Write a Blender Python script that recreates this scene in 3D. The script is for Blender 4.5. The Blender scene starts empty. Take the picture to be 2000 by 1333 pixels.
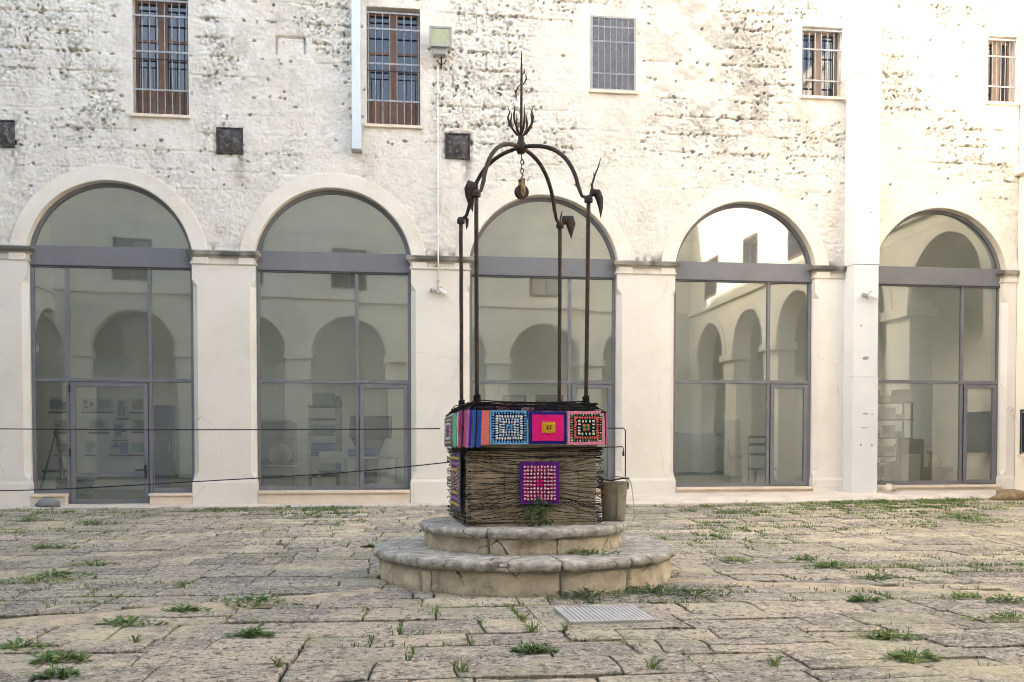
import bpy, bmesh, math, random
import numpy as np
from mathutils import Vector, Matrix

R = math.radians
random.seed(7)
C = bpy.context.scene.collection
scene = bpy.context.scene

# ------------------------------------------------------------------ camera
cam_data = bpy.data.cameras.new('camera')
cam_data.lens = 32.4
cam_data.sensor_width = 36
cam_data.shift_y = 0.1253
cam_data.clip_start = 0.05
cam_data.clip_end = 500
cam = bpy.data.objects.new('camera', cam_data)
cam.location = (0, 0, 1.08)
cam.rotation_euler = (R(90 - 1.5), 0, 0)
C.objects.link(cam)
scene.camera = cam

# ------------------------------------------------------------------ light
SUN_AZ_LOCAL = (-0.998, -0.06)            # towards the sun, along the glazed facade from its left end
SUN_EL = R(21.8)
YAW = R(7)
sx = SUN_AZ_LOCAL[0] * math.cos(YAW) - SUN_AZ_LOCAL[1] * math.sin(YAW)
sy = SUN_AZ_LOCAL[0] * math.sin(YAW) + SUN_AZ_LOCAL[1] * math.cos(YAW)
sl = math.hypot(sx, sy)
to_sun = Vector((sx / sl * math.cos(SUN_EL), sy / sl * math.cos(SUN_EL), math.sin(SUN_EL)))
world = bpy.data.worlds.new('World')
scene.world = world
world.use_nodes = True
wn = world.node_tree
bg = wn.nodes['Background']
sky = wn.nodes.new('ShaderNodeTexSky')
sky.sky_type = 'NISHITA'
sky.sun_disc = False
sky.sun_elevation = SUN_EL
sky.sun_rotation = math.atan2(to_sun.x, to_sun.y)
sky.dust_density = 5.0
sky.ozone_density = 0.0
wn.links.new(sky.outputs[0], bg.inputs[0])
bg.inputs[1].default_value = 0.15
sun_data = bpy.data.lights.new('sun', 'SUN')
sun_data.energy = 3.1
sun_data.angle = R(0.5)
sun_data.color = (1.0, 0.935, 0.84)
sun = bpy.data.objects.new('sun', sun_data)
sun.rotation_euler = to_sun.to_track_quat('Z', 'Y').to_euler()
C.objects.link(sun)

vs = scene.view_settings
vs.view_transform = 'Standard'
vs.look = 'None'
vs.exposure = 2.75
vs.gamma = 1.0
vs.use_curve_mapping = False
scene.cycles.use_denoising = True
scene.cycles.filter_width = 1.05
scene.cycles.max_bounces = 10
scene.cycles.diffuse_bounces = 5
scene.cycles.glossy_bounces = 4
scene.cycles.transparent_max_bounces = 12
scene.cycles.sample_clamp_indirect = 8
scene.cycles.caustics_reflective = False
scene.cycles.caustics_refractive = False


# ------------------------------------------------------------------ materials
def nd(nt, t, **kw):
    n = nt.nodes.new(t)
    for k, v in kw.items():
        setattr(n, k, v)
    return n


def rgba(c):
    return (c[0], c[1], c[2], 1)


def mat(name, c1, c2=None, scale=6.0, rough=0.85, bump=0.0, bscale=40.0, metal=0.0, spec=0.3,
        c3=None, c3scale=1.2, c3amt=0.5, attr=None, attr_col=None, detail=6.0, bdist=0.01, sheen=0.0, subsurf=None):
    m = bpy.data.materials.new(name)
    m.use_nodes = True
    nt = m.node_tree
    b = nt.nodes['Principled BSDF']
    b.inputs['Roughness'].default_value = rough
    b.inputs['Metallic'].default_value = metal
    b.inputs['Specular IOR Level'].default_value = spec
    if sheen:
        b.inputs['Sheen Weight'].default_value = sheen
    pos = nd(nt, 'ShaderNodeNewGeometry')
    col = None
    if c2 is None:
        b.inputs['Base Color'].default_value = rgba(c1)
    else:
        n = nd(nt, 'ShaderNodeTexNoise')
        n.inputs['Scale'].default_value = scale
        n.inputs['Detail'].default_value = detail
        n.inputs['Roughness'].default_value = 0.65
        nt.links.new(pos.outputs['Position'], n.inputs['Vector'])
        rp = nd(nt, 'ShaderNodeValToRGB')
        rp.color_ramp.elements[0].position = 0.36
        rp.color_ramp.elements[1].position = 0.64
        rp.color_ramp.elements[0].color = rgba(c1)
        rp.color_ramp.elements[1].color = rgba(c2)
        nt.links.new(n.outputs['Fac'], rp.inputs['Fac'])
        col = rp.outputs['Color']
        if c3 is not None:
            n3 = nd(nt, 'ShaderNodeTexNoise')
            n3.inputs['Scale'].default_value = c3scale
            n3.inputs['Detail'].default_value = 8
            n3.inputs['Roughness'].default_value = 0.7
            nt.links.new(pos.outputs['Position'], n3.inputs['Vector'])
            r3 = nd(nt, 'ShaderNodeValToRGB')
            r3.color_ramp.elements[0].position = 0.52
            r3.color_ramp.elements[1].position = 0.66
            r3.color_ramp.elements[1].color = (c3amt, c3amt, c3amt, 1)
            nt.links.new(n3.outputs['Fac'], r3.inputs['Fac'])
            mx = nd(nt, 'ShaderNodeMix', data_type='RGBA')
            nt.links.new(r3.outputs['Color'], mx.inputs['Factor'])
            nt.links.new(col, mx.inputs['A'])
            mx.inputs['B'].default_value = rgba(c3)
            col = mx.outputs['Result']
    if attr is not None:
        at = nd(nt, 'ShaderNodeAttribute', attribute_name=attr)
        mx = nd(nt, 'ShaderNodeMix', data_type='RGBA')
        nt.links.new(at.outputs['Fac'], mx.inputs['Factor'])
        if col is None:
            mx.inputs['A'].default_value = rgba(c1)
        else:
            nt.links.new(col, mx.inputs['A'])
        mx.inputs['B'].default_value = rgba(attr_col)
        col = mx.outputs['Result']
    if col is not None:
        nt.links.new(col, b.inputs['Base Color'])
    if bump > 0:
        n2 = nd(nt, 'ShaderNodeTexNoise')
        n2.inputs['Scale'].default_value = bscale
        n2.inputs['Detail'].default_value = 8
        n2.inputs['Roughness'].default_value = 0.7
        nt.links.new(pos.outputs['Position'], n2.inputs['Vector'])
        bp = nd(nt, 'ShaderNodeBump')
        bp.inputs['Strength'].default_value = bump
        bp.inputs['Distance'].default_value = bdist
        nt.links.new(n2.outputs['Fac'], bp.inputs['Height'])
        nt.links.new(bp.outputs['Normal'], b.inputs['Normal'])
    return m


def cracks(nt, col, scale, width, colour, amount, lo=.45, hi=.6, warp=.12):
    ps = nd(nt, 'ShaderNodeNewGeometry')
    nz = nd(nt, 'ShaderNodeTexNoise')
    nz.inputs['Scale'].default_value = 7
    nz.inputs['Detail'].default_value = 5
    nt.links.new(ps.outputs['Position'], nz.inputs['Vector'])
    sc = nd(nt, 'ShaderNodeVectorMath', operation='SCALE')
    sc.inputs['Scale'].default_value = warp
    nt.links.new(nz.outputs['Color'], sc.inputs[0])
    ad = nd(nt, 'ShaderNodeVectorMath', operation='ADD')
    nt.links.new(ps.outputs['Position'], ad.inputs[0])
    nt.links.new(sc.outputs[0], ad.inputs[1])
    vo = nd(nt, 'ShaderNodeTexVoronoi', feature='DISTANCE_TO_EDGE')
    vo.inputs['Scale'].default_value = scale
    nt.links.new(ad.outputs[0], vo.inputs['Vector'])
    mr = nd(nt, 'ShaderNodeMapRange')
    mr.inputs[1].default_value = width * .35
    mr.inputs[2].default_value = width
    mr.inputs[3].default_value = amount
    mr.inputs[4].default_value = 0
    nt.links.new(vo.outputs['Distance'], mr.inputs[0])
    n2 = nd(nt, 'ShaderNodeTexNoise')
    n2.inputs['Scale'].default_value = 1.6
    n2.inputs['Detail'].default_value = 4
    nt.links.new(ps.outputs['Position'], n2.inputs['Vector'])
    m2 = nd(nt, 'ShaderNodeMapRange')
    m2.inputs[1].default_value = lo
    m2.inputs[2].default_value = hi
    nt.links.new(n2.outputs['Fac'], m2.inputs[0])
    mu = nd(nt, 'ShaderNodeMath', operation='MULTIPLY')
    nt.links.new(mr.outputs[0], mu.inputs[0])
    nt.links.new(m2.outputs[0], mu.inputs[1])
    mx = nd(nt, 'ShaderNodeMix', data_type='RGBA')
    nt.links.new(mu.outputs[0], mx.inputs['Factor'])
    nt.links.new(col, mx.inputs['A'])
    mx.inputs['B'].default_value = rgba(colour)
    return mx.outputs['Result']


def add_cracks(m, *a, **k):
    nt = m.node_tree
    b = nt.nodes['Principled BSDF']
    src = b.inputs['Base Color'].links[0].from_socket
    nt.links.new(cracks(nt, src, *a, **k), b.inputs['Base Color'])


def glass_mat(name, refl, tint, rough=0.015):
    m = bpy.data.materials.new(name)
    m.use_nodes = True
    nt = m.node_tree
    nt.nodes.clear()
    out = nd(nt, 'ShaderNodeOutputMaterial')
    mix = nd(nt, 'ShaderNodeMixShader')
    gl = nd(nt, 'ShaderNodeBsdfGlossy')
    gl.inputs['Roughness'].default_value = rough
    gl.inputs['Color'].default_value = (0.86, 0.91, 0.90, 1)
    tr = nd(nt, 'ShaderNodeBsdfTransparent')
    tr.inputs['Color'].default_value = rgba(tint)
    fr = nd(nt, 'ShaderNodeFresnel')
    fr.inputs['IOR'].default_value = 1.5
    ma = nd(nt, 'ShaderNodeMath', operation='ADD')
    ma.inputs[1].default_value = refl
    nt.links.new(fr.outputs[0], ma.inputs[0])
    nt.links.new(ma.outputs[0], mix.inputs[0])
    # slow waviness of the float glass
    ps = nd(nt, 'ShaderNodeNewGeometry')
    nz = nd(nt, 'ShaderNodeTexNoise')
    nz.inputs['Scale'].default_value = 1.1
    nz.inputs['Detail'].default_value = 1
    nt.links.new(ps.outputs['Position'], nz.inputs['Vector'])
    bp = nd(nt, 'ShaderNodeBump')
    bp.inputs['Strength'].default_value = 0.06
    bp.inputs['Distance'].default_value = 0.02
    nt.links.new(nz.outputs['Fac'], bp.inputs['Height'])
    nt.links.new(bp.outputs['Normal'], gl.inputs['Normal'])
    # dust film
    df = nd(nt, 'ShaderNodeBsdfDiffuse')
    df.inputs['Color'].default_value = (0.60, 0.66, 0.66, 1)
    mix2 = nd(nt, 'ShaderNodeMixShader')
    nd2 = nd(nt, 'ShaderNodeTexNoise')
    nd2.inputs['Scale'].default_value = 1.1
    nd2.inputs['Detail'].default_value = 7
    nt.links.new(ps.outputs['Position'], nd2.inputs['Vector'])
    mr = nd(nt, 'ShaderNodeMapRange')
    mr.inputs[1].default_value = 0.3
    mr.inputs[2].default_value = 0.75
    mr.inputs[3].default_value = 0.02
    mr.inputs[4].default_value = 0.14
    nt.links.new(nd2.outputs['Fac'], mr.inputs[0])
    nt.links.new(tr.outputs[0], mix.inputs[1])
    nt.links.new(gl.outputs[0], mix.inputs[2])
    nt.links.new(mr.outputs[0], mix2.inputs[0])
    nt.links.new(mix.outputs[0], mix2.inputs[1])
    nt.links.new(df.outputs[0], mix2.inputs[2])
    nt.links.new(mix2.outputs[0], out.inputs[0])
    return m


M = {}
M['wash'] = mat('rough_whitewash', (0.78, 0.74, 0.675), (0.69, 0.635, 0.56), 2.6, 0.92, 0.75, 55, c3=(0.60, 0.54, 0.46),
                c3scale=3.0, c3amt=0.55, attr='dirt', attr_col=(0.10, 0.095, 0.085), bdist=0.02)
M['plaster'] = mat('smooth_plaster', (0.75, 0.71, 0.645), (0.69, 0.645, 0.575), 0.9, 0.9, 0.22, 70, c3=(0.66, 0.58, 0.48),
                   c3scale=0.9, c3amt=0.28)
M['band'] = mat('arch_plaster', (0.77, 0.73, 0.655), (0.70, 0.645, 0.56), 1.6, 0.9, 0.30, 45, c3=(0.62, 0.54, 0.42),
                c3scale=1.6, c3amt=0.3)
M['capstone'] = mat('capital_stone', (0.74, 0.69, 0.60), (0.60, 0.55, 0.46), 3.0, 0.9, 0.4, 50, c3=(0.30, 0.28, 0.24),
                    c3scale=4, c3amt=0.4, attr='dirt', attr_col=(0.11, 0.105, 0.09))
M['sill'] = mat('sill_stone', (0.74, 0.64, 0.52), (0.66, 0.55, 0.44), 3.0, 0.8, 0.2, 60)
M['pilaster'] = mat('painted_pilaster', (0.68, 0.69, 0.695), (0.62, 0.64, 0.655), 1.4, 0.8, 0.2, 40, c3=(0.62, 0.64, 0.62),
                    c3scale=1.7, c3amt=0.3)
M['alu'] = mat('grey_aluminium', (0.15, 0.152, 0.165), (0.175, 0.177, 0.19), 1.5, 0.5, 0.0, spec=0.4)
M['alu_dark'] = mat('dark_gasket', (0.03, 0.03, 0.035), rough=0.6)
M['glass'] = glass_mat('tinted_glass', 0.19, (0.86, 0.91, 0.89))
M['winglass'] = mat('dark_window_glass', (0.015, 0.02, 0.035), rough=0.04, spec=1.0)
M['wood'] = mat('brown_window_wood', (0.15, 0.085, 0.060), (0.20, 0.12, 0.088), 5, 0.6, 0.2, 60)
M['galv'] = mat('galvanised_bar', (0.36, 0.37, 0.385), (0.25, 0.25, 0.255), 14, 0.5, 0.1, 80, metal=0.2, c3=(0.25, 0.15, 0.09), c3scale=9, c3amt=0.5)
M['mesh'] = mat('window_screen', (0.16, 0.165, 0.19), (0.19, 0.195, 0.215), 3, 0.7)
_sm = M['mesh'].node_tree
_tr = nd(_sm, 'ShaderNodeBsdfTransparent')
_mx = nd(_sm, 'ShaderNodeMixShader')
_mx.inputs[0].default_value = 0.38
_sm.links.new(_sm.nodes['Principled BSDF'].outputs[0], _mx.inputs[1])
_sm.links.new(_tr.outputs[0], _mx.inputs[2])
_sm.links.new(_mx.outputs[0], _sm.nodes['Material Output'].inputs[0])
M['vent'] = mat('blackened_vent_metal', (0.035, 0.033, 0.035), (0.07, 0.062, 0.060), 12, 0.6, 0.5, 30, c3=(0.35, 0.30, 0.24), c3scale=14, c3amt=0.45)
M['duct'] = mat('pale_duct_paint', (0.58, 0.65, 0.70), (0.62, 0.68, 0.72), 1.2, 0.5)
M['white'] = mat('white_plastic', (0.72, 0.70, 0.66), (0.66, 0.64, 0.60), 3, 0.5)
M['grey'] = mat('grey_metal', (0.30, 0.30, 0.29), (0.36, 0.36, 0.34), 5, 0.5)
M['lens'] = mat('floodlight_lens', (0.33, 0.34, 0.20), (0.40, 0.40, 0.26), 9, 0.25, spec=0.5)
M['iron'] = mat('rusty_wrought_iron', (0.028, 0.022, 0.021), (0.06, 0.038, 0.030), 18, 0.7, 0.5, 90, c3=(0.13, 0.075, 0.048), c3scale=7, c3amt=0.5)
M['stone'] = mat('weathered_well_stone', (0.74, 0.67, 0.54), (0.50, 0.44, 0.35), 7, 0.95, 0.9, 38, c3=(0.20, 0.165, 0.12),
                 c3scale=4.5, c3amt=0.6, bdist=0.02)
M['body'] = mat('well_body_stone', (0.50, 0.42, 0.31), (0.32, 0.265, 0.195), 9, 0.95, 0.9, 38, c3=(0.22, 0.15, 0.10), c3scale=6, c3amt=.5)
M['nosing'] = mat('grey_lichen_stone', (0.50, 0.47, 0.41), (0.24, 0.225, 0.20), 13, 0.95, 1.0, 55, c3=(0.76, 0.71, 0.62),
                  c3scale=11, c3amt=0.65, bdist=0.015)
M['yarn'] = mat('black_yarn', (0.022, 0.019, 0.018), rough=0.95, spec=0.1)
M['soil'] = mat('dark_joint_soil', (0.085, 0.07, 0.045), (0.045, 0.04, 0.027), 9, 1.0, 0.6, 60, c3=(0.09, 0.12, 0.04), c3scale=1.6, c3amt=0.7)
M['cement'] = mat('sandy_cement', (0.56, 0.46, 0.32), (0.38, 0.32, 0.235), 6, 0.95, 0.9, 45, c3=(0.22, 0.19, 0.14), c3scale=5, c3amt=0.75, bdist=.02)
M['paving_edge'] = mat('pale_pavement', (0.68, 0.61, 0.52), (0.57, 0.51, 0.44), 2.2, 0.92, 0.4, 40, c3=(0.34, 0.31, 0.26), c3scale=2.4, c3amt=0.5)
M['grate'] = mat('galvanised_grate', (0.52, 0.52, 0.50), (0.42, 0.41, 0.40), 10, 0.55, 0.1, 60, metal=0.3)
M['black'] = mat('dark_void', (0.01, 0.01, 0.01))
M['bucket'] = mat('old_zinc_bucket', (0.36, 0.33, 0.26), (0.24, 0.22, 0.18), 9, 0.6, 0.3, 40, metal=0.25, c3=(0.12, 0.10, 0.08), c3scale=8, c3amt=0.6)
M['brass'] = mat('worn_brass', (0.36, 0.27, 0.14), (0.07, 0.05, 0.035), 26, 0.45, 0.2, 60, metal=0.5)
M['rope'] = mat('dark_cord', (0.03, 0.028, 0.027), rough=0.9)
M['wing'] = mat('wing_plaster', (0.80, 0.76, 0.66), (0.74, 0.69, 0.58), 0.8, 0.9, c3=(0.55, 0.50, 0.42), c3scale=1.1, c3amt=0.4)
M['oldwall'] = mat('grey_peeling_plaster', (0.42, 0.42, 0.41), (0.55, 0.54, 0.51), 3.5, 0.9, 0.5, 30)
M['inwall'] = mat('interior_plaster', (0.84, 0.83, 0.76), (0.80, 0.79, 0.72), 0.8, 0.9)
M['infloor'] = mat('interior_floor', (0.22, 0.21, 0.17), (0.28, 0.26, 0.21), 4, 0.5)
M['peel'] = mat('peeled_patch', (0.34, 0.33, 0.31), (0.24, 0.23, 0.22), 14, 0.9)


add_cracks(M['stone'], 2.1, .016, (.05, .042, .035), .85, .47, .54)
add_cracks(M['nosing'], 2.0, .014, (.05, .045, .04), .8, .5, .6)
add_cracks(M['cement'], 5.0, .03, (.10, .09, .06), .8, .48, .6)


add_cracks(M['plaster'], .8, .004, (.36, .32, .27), .5, .5, .6)
add_cracks(M['band'], 1.0, .004, (.36, .32, .27), .5, .48, .6)


def stone_ground_mat():
    m = bpy.data.materials.new('paving_stone')
    m.use_nodes = True
    nt = m.node_tree
    b = nt.nodes['Principled BSDF']
    b.inputs['Roughness'].default_value = 0.9
    b.inputs['Specular IOR Level'].default_value = 0.25
    ps = nd(nt, 'ShaderNodeNewGeometry')
    at = nd(nt, 'ShaderNodeAttribute', attribute_name='rnd')
    r0 = nd(nt, 'ShaderNodeValToRGB')
    e = r0.color_ramp.elements
    e[0].position = 0.0
    e[0].color = (0.15, 0.135, 0.115, 1)
    e[1].position = 1.0
    e[1].color = (0.62, 0.54, 0.39, 1)
    for p, c in ((0.3, (0.27, 0.235, 0.20, 1)), (0.55, (0.355, 0.31, 0.24, 1)), (0.8, (0.45, 0.37, 0.28, 1))):
        x = e.new(p)
        x.color = c
    nt.links.new(at.outputs['Fac'], r0.inputs['Fac'])
    col = r0.outputs['Color']

    def layer(col, scale, lo, hi, c, amt, det=9, rg=0.72):
        n = nd(nt, 'ShaderNodeTexNoise')
        n.inputs['Scale'].default_value = scale
        n.inputs['Detail'].default_value = det
        n.inputs['Roughness'].default_value = rg
        nt.links.new(ps.outputs['Position'], n.inputs['Vector'])
        rp = nd(nt, 'ShaderNodeMapRange')
        rp.inputs[1].default_value = lo
        rp.inputs[2].default_value = hi
        rp.inputs[3].default_value = 0
        rp.inputs[4].default_value = amt
        nt.links.new(n.outputs['Fac'], rp.inputs[0])
        mx = nd(nt, 'ShaderNodeMix', data_type='RGBA')
        nt.links.new(rp.outputs[0], mx.inputs['Factor'])
        nt.links.new(col, mx.inputs['A'])
        mx.inputs['B'].default_value = rgba(c)
        return mx.outputs['Result']
    col = layer(col, 4, 0.50, 0.60, (0.20, 0.185, 0.165), 0.75)
    col = layer(col, 10, 0.52, 0.57, (0.56, 0.505, 0.415), 0.5, 6)
    col = layer(col, 16, 0.53, 0.58, (0.08, 0.07, 0.055), 0.85, 6)
    col = layer(col, 34, 0.53, 0.58, (0.66, 0.595, 0.49), 0.5, 5)
    col = layer(col, 48, 0.55, 0.60, (0.06, 0.05, 0.04), 0.7, 5)
    col = layer(col, 1.1, 0.50, 0.66, (0.31, 0.31, 0.19), 0.6)
    col = layer(col, 0.7, 0.52, 0.62, (0.62, 0.54, 0.35), 0.5)  # yellowish pale patches: stone tone plus light streaks put into the colour
    col = cracks(nt, col, 2.3, .008, (.06, .05, .035), .75, .50, .58)
    nt.links.new(col, b.inputs['Base Color'])
    n2 = nd(nt, 'ShaderNodeTexNoise')
    n2.inputs['Scale'].default_value = 32
    n2.inputs['Detail'].default_value = 9
    n2.inputs['Roughness'].default_value = 0.75
    nt.links.new(ps.outputs['Position'], n2.inputs['Vector'])
    bp = nd(nt, 'ShaderNodeBump')
    bp.inputs['Strength'].default_value = 0.9
    bp.inputs['Distance'].default_value = 0.016
    nt.links.new(n2.outputs['Fac'], bp.inputs['Height'])
    nt.links.new(bp.outputs['Normal'], b.inputs['Normal'])
    return m


M['flag'] = stone_ground_mat()


def leaf_mat(name, a, b_, dry):
    m = bpy.data.materials.new(name)
    m.use_nodes = True
    nt = m.node_tree
    b = nt.nodes['Principled BSDF']
    b.inputs['Roughness'].default_value = 0.6
    at = nd(nt, 'ShaderNodeAttribute', attribute_name='rnd')
    r0 = nd(nt, 'ShaderNodeValToRGB')
    e = r0.color_ramp.elements
    e[0].color = rgba(a)
    e[1].color = rgba(dry)
    e.new(0.65).color = rgba(b_)
    nt.links.new(at.outputs['Fac'], r0.inputs['Fac'])
    nt.links.new(r0.outputs['Color'], b.inputs['Base Color'])
    tl = nd(nt, 'ShaderNodeBsdfTranslucent')
    nt.links.new(r0.outputs['Color'], tl.inputs['Color'])
    mx = nd(nt, 'ShaderNodeMixShader')
    mx.inputs[0].default_value = 0.3
    out = nt.nodes['Material Output']
    nt.links.new(b.outputs[0], mx.inputs[1])
    nt.links.new(tl.outputs[0], mx.inputs[2])
    nt.links.new(mx.outputs[0], out.inputs[0])
    return m


M['grass'] = leaf_mat('joint_grass', (0.10, 0.17, 0.04), (0.18, 0.25, 0.07), (0.45, 0.42, 0.20))
M['weed'] = leaf_mat('weed_leaf', (0.07, 0.14, 0.03), (0.13, 0.22, 0.05), (0.28, 0.33, 0.10))
M['darkweed'] = leaf_mat('dark_weed_leaf', (0.035, 0.075, 0.022), (0.065, 0.12, 0.035), (0.12, 0.18, 0.05))

_cols = {}


def yarn_col(c):
    k = tuple(round(x, 3) for x in c)
    if k not in _cols:
        _cols[k] = mat('yarn_%d' % len(_cols), c, tuple(x * 0.78 for x in c), 60, 0.95, 0.8, 160, spec=0.1, sheen=0.2, bdist=0.004)
    return _cols[k]


_flat = {}


def paint(c, rough=0.7):
    k = tuple(c) + (rough,)
    if k not in _flat:
        _flat[k] = mat('paint_%d' % len(_flat), c, tuple(x * 0.85 for x in c), 6, rough)
    return _flat[k]


# ------------------------------------------------------------------ mesh helpers
class MB:
    def __init__(self):
        self.v = []
        self.f = []
        self.a = []

    def add(self, vs_, fs, rnd=None):
        o = len(self.v)
        self.v.extend([tuple(p) for p in vs_])
        self.f.extend([tuple(i + o for i in f) for f in fs])
        self.a.extend([0.5 if rnd is None else rnd] * len(fs))
        return self

    def box(self, x0, x1, y0, y1, z0, z1, rnd=None):
        v = [(x, y, z) for z in (z0, z1) for y in (y0, y1) for x in (x0, x1)]
        return self.add(v, [(0, 2, 3, 1), (4, 5, 7, 6), (0, 1, 5, 4), (2, 6, 7, 3), (0, 4, 6, 2), (1, 3, 7, 5)], rnd)

    def tube(self, pts, r, n=8, flat=None):
        pts = [Vector(p) for p in pts]
        rs = r if isinstance(r, (list, tuple)) else [r] * len(pts)
        vs_ = []
        up = None
        for i, p in enumerate(pts):
            t = (pts[min(i + 1, len(pts) - 1)] - pts[max(i - 1, 0)])
            if t.length < 1e-9:
                t = Vector((0, 0, 1))
            t.normalize()
            if up is None:
                up = Vector((0, 0, 1)) if abs(t.z) < 0.9 else Vector((1, 0, 0))
            s = t.cross(up)
            if s.length < 1e-6:
                s = t.cross(Vector((0, 1, 0)))
            s.normalize()
            up = s.cross(t).normalized()
            for k in range(n):
                a = 2 * math.pi * k / n
                vs_.append(p + s * math.cos(a) * rs[i] + up * math.sin(a) * rs[i] * (flat or 1.0))
        fs = []
        for i in range(len(pts) - 1):
            for k in range(n):
                k2 = (k + 1) % n
                fs.append((i * n + k, i * n + k2, (i + 1) * n + k2, (i + 1) * n + k))
        fs.append(tuple(range(n - 1, -1, -1)))
        fs.append(tuple((len(pts) - 1) * n + k for k in range(n)))
        return self.add(vs_, fs)

    def lathe(self, prof, n=24, c=(0, 0, 0), a0=0.0, a1=2 * math.pi):
        full = abs(a1 - a0 - 2 * math.pi) < 1e-6
        m = n if full else n + 1
        vs_ = []
        for i in range(m):
            a = a0 + (a1 - a0) * i / n
            for (r, z) in prof:
                vs_.append((c[0] + r * math.cos(a), c[1] + r * math.sin(a), c[2] + z))
        k = len(prof)
        fs = []
        for i in range(n):
            j = (i + 1) % m
            for q in range(k - 1):
                fs.append((i * k + q, j * k + q, j * k + q + 1, i * k + q + 1))
        if not full:
            fs.append(tuple(range(k - 1, -1, -1)))
            fs.append(tuple(n * k + q for q in range(k)))
        return self.add(vs_, fs)

    def prism(self, pts, y0, y1, axis='y'):
        n = len(pts)
        if axis == 'y':
            v = [(p[0], y0, p[1]) for p in pts] + [(p[0], y1, p[1]) for p in pts]
        elif axis == 'z':
            v = [(p[0], p[1], y0) for p in pts] + [(p[0], p[1], y1) for p in pts]
        else:
            v = [(y0, p[0], p[1]) for p in pts] + [(y1, p[0], p[1]) for p in pts]
        fs = [tuple(range(n)), tuple(range(2 * n - 1, n - 1, -1))]
        for i in range(n):
            j = (i + 1) % n
            fs.append((i, i + n, j + n, j))
        return self.add(v, fs)

    def ball(self, c, r, n=8, sz=1.0):
        prof = [(max(1e-4, r * math.sin(math.pi * i / 6)), -r * sz * math.cos(math.pi * i / 6)) for i in range(7)]
        return self.lathe(prof, n, c)

    def mesh(self, name):
        me = bpy.data.meshes.new(name)
        me.from_pydata(self.v, [], self.f)
        return me

    def build(self, name, material, parent=None, smooth=False, bevel=0.0, rnd=False, fix=True):
        me = self.mesh(name)
        if fix:
            bm = bmesh.new()
            bm.from_mesh(me)
            bmesh.ops.recalc_face_normals(bm, faces=bm.faces)
            bm.to_mesh(me)
            bm.free()
        if rnd:
            at = me.attributes.new('rnd', 'FLOAT', 'FACE')
            at.data.foreach_set('value', self.a)
        return link(name, me, material, parent, smooth, bevel)


def link(name, me, material, parent=None, smooth=False, bevel=0.0):
    if not me.materials:
        me.materials.append(material)
    if smooth:
        me.polygons.foreach_set('use_smooth', [True] * len(me.polygons))
    o = bpy.data.objects.new(name, me)
    C.objects.link(o)
    o.parent = parent
    if bevel:
        b = o.modifiers.new('bevel', 'BEVEL')
        b.width = bevel
        b.segments = 2
        b.limit_method = 'ANGLE'
        b.angle_limit = R(35)
    return o


def tag(o, label=None, cat=None, group=None, kind=None):
    if label:
        o['label'] = label
    if cat:
        o['category'] = cat
    if group:
        o['group'] = group
    if kind:
        o['kind'] = kind
    return o


def empty(name, loc=(0, 0, 0), rz=0.0):
    o = bpy.data.objects.new(name, None)
    o.empty_display_size = 0.1
    o.location = loc
    o.rotation_euler = (0, 0, rz)
    C.objects.link(o)
    return o


def sstep(a, b, x):
    t = np.clip((x - a) / (b - a), 0, 1)
    return t * t * (3 - 2 * t)


_T = {}


def table(seed):
    if seed not in _T:
        t = np.random.RandomState(seed).rand(128, 128)
        _T[seed] = (t, t.tolist())
    return _T[seed]


def vnoise(x, y, scale, seed):
    T = table(seed)[0]
    X = np.asarray(x) / scale + 1000.37
    Y = np.asarray(y) / scale + 1000.71
    xi = np.floor(X).astype(int)
    yi = np.floor(Y).astype(int)
    fx = X - xi
    fy = Y - yi
    fx = fx * fx * (3 - 2 * fx)
    fy = fy * fy * (3 - 2 * fy)
    a = T[xi % 128, yi % 128]
    b = T[(xi + 1) % 128, yi % 128]
    c = T[xi % 128, (yi + 1) % 128]
    d = T[(xi + 1) % 128, (yi + 1) % 128]
    return (a * (1 - fx) + b * fx) * (1 - fy) + (c * (1 - fx) + d * fx) * fy


def n1(x, y, s, seed):
    T = table(seed)[1]
    X_ = x / s + 1000.37
    Y_ = y / s + 1000.71
    i, j = math.floor(X_), math.floor(Y_)
    fx_, fy_ = X_ - i, Y_ - j
    fx_ = fx_ * fx_ * (3 - 2 * fx_)
    fy_ = fy_ * fy_ * (3 - 2 * fy_)
    r0, r1 = T[i % 128], T[(i + 1) % 128]
    a, b = j % 128, (j + 1) % 128
    return (r0[a] * (1 - fx_) + r1[a] * fx_) * (1 - fy_) + (r0[b] * (1 - fx_) + r1[b] * fx_) * fy_


# ------------------------------------------------------------------ ground
def gz(x, y):
    if isinstance(x, float) or isinstance(x, int):
        def ss(a, b, t):
            t = min(1.0, max(0.0, (t - a) / (b - a)))
            return t * t * (3 - 2 * t)
        return 0.07 * ss(8.5, 15.5, y) + 0.10 * ss(1.5, 9, x) * ss(9, 14.5, y)
    return 0.07 * sstep(8.5, 15.5, y) + 0.10 * sstep(1.5, 9, x) * sstep(9, 14.5, y)


gx = np.linspace(-40, 40, 81)
gy = np.linspace(-30, 60, 91)
mb = MB()
GX, GY = np.meshgrid(gx, gy)
GZ = gz(GX, GY) - 0.024
mb.add([(float(a), float(b), float(c)) for a, b, c in zip(GX.ravel(), GY.ravel(), GZ.ravel())],
       [(j * 81 + i, j * 81 + i + 1, (j + 1) * 81 + i + 1, (j + 1) * 81 + i) for j in range(90) for i in range(80)])
ground = mb.build('ground', M['soil'], smooth=True, fix=False)
tag(ground, kind='structure')

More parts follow.
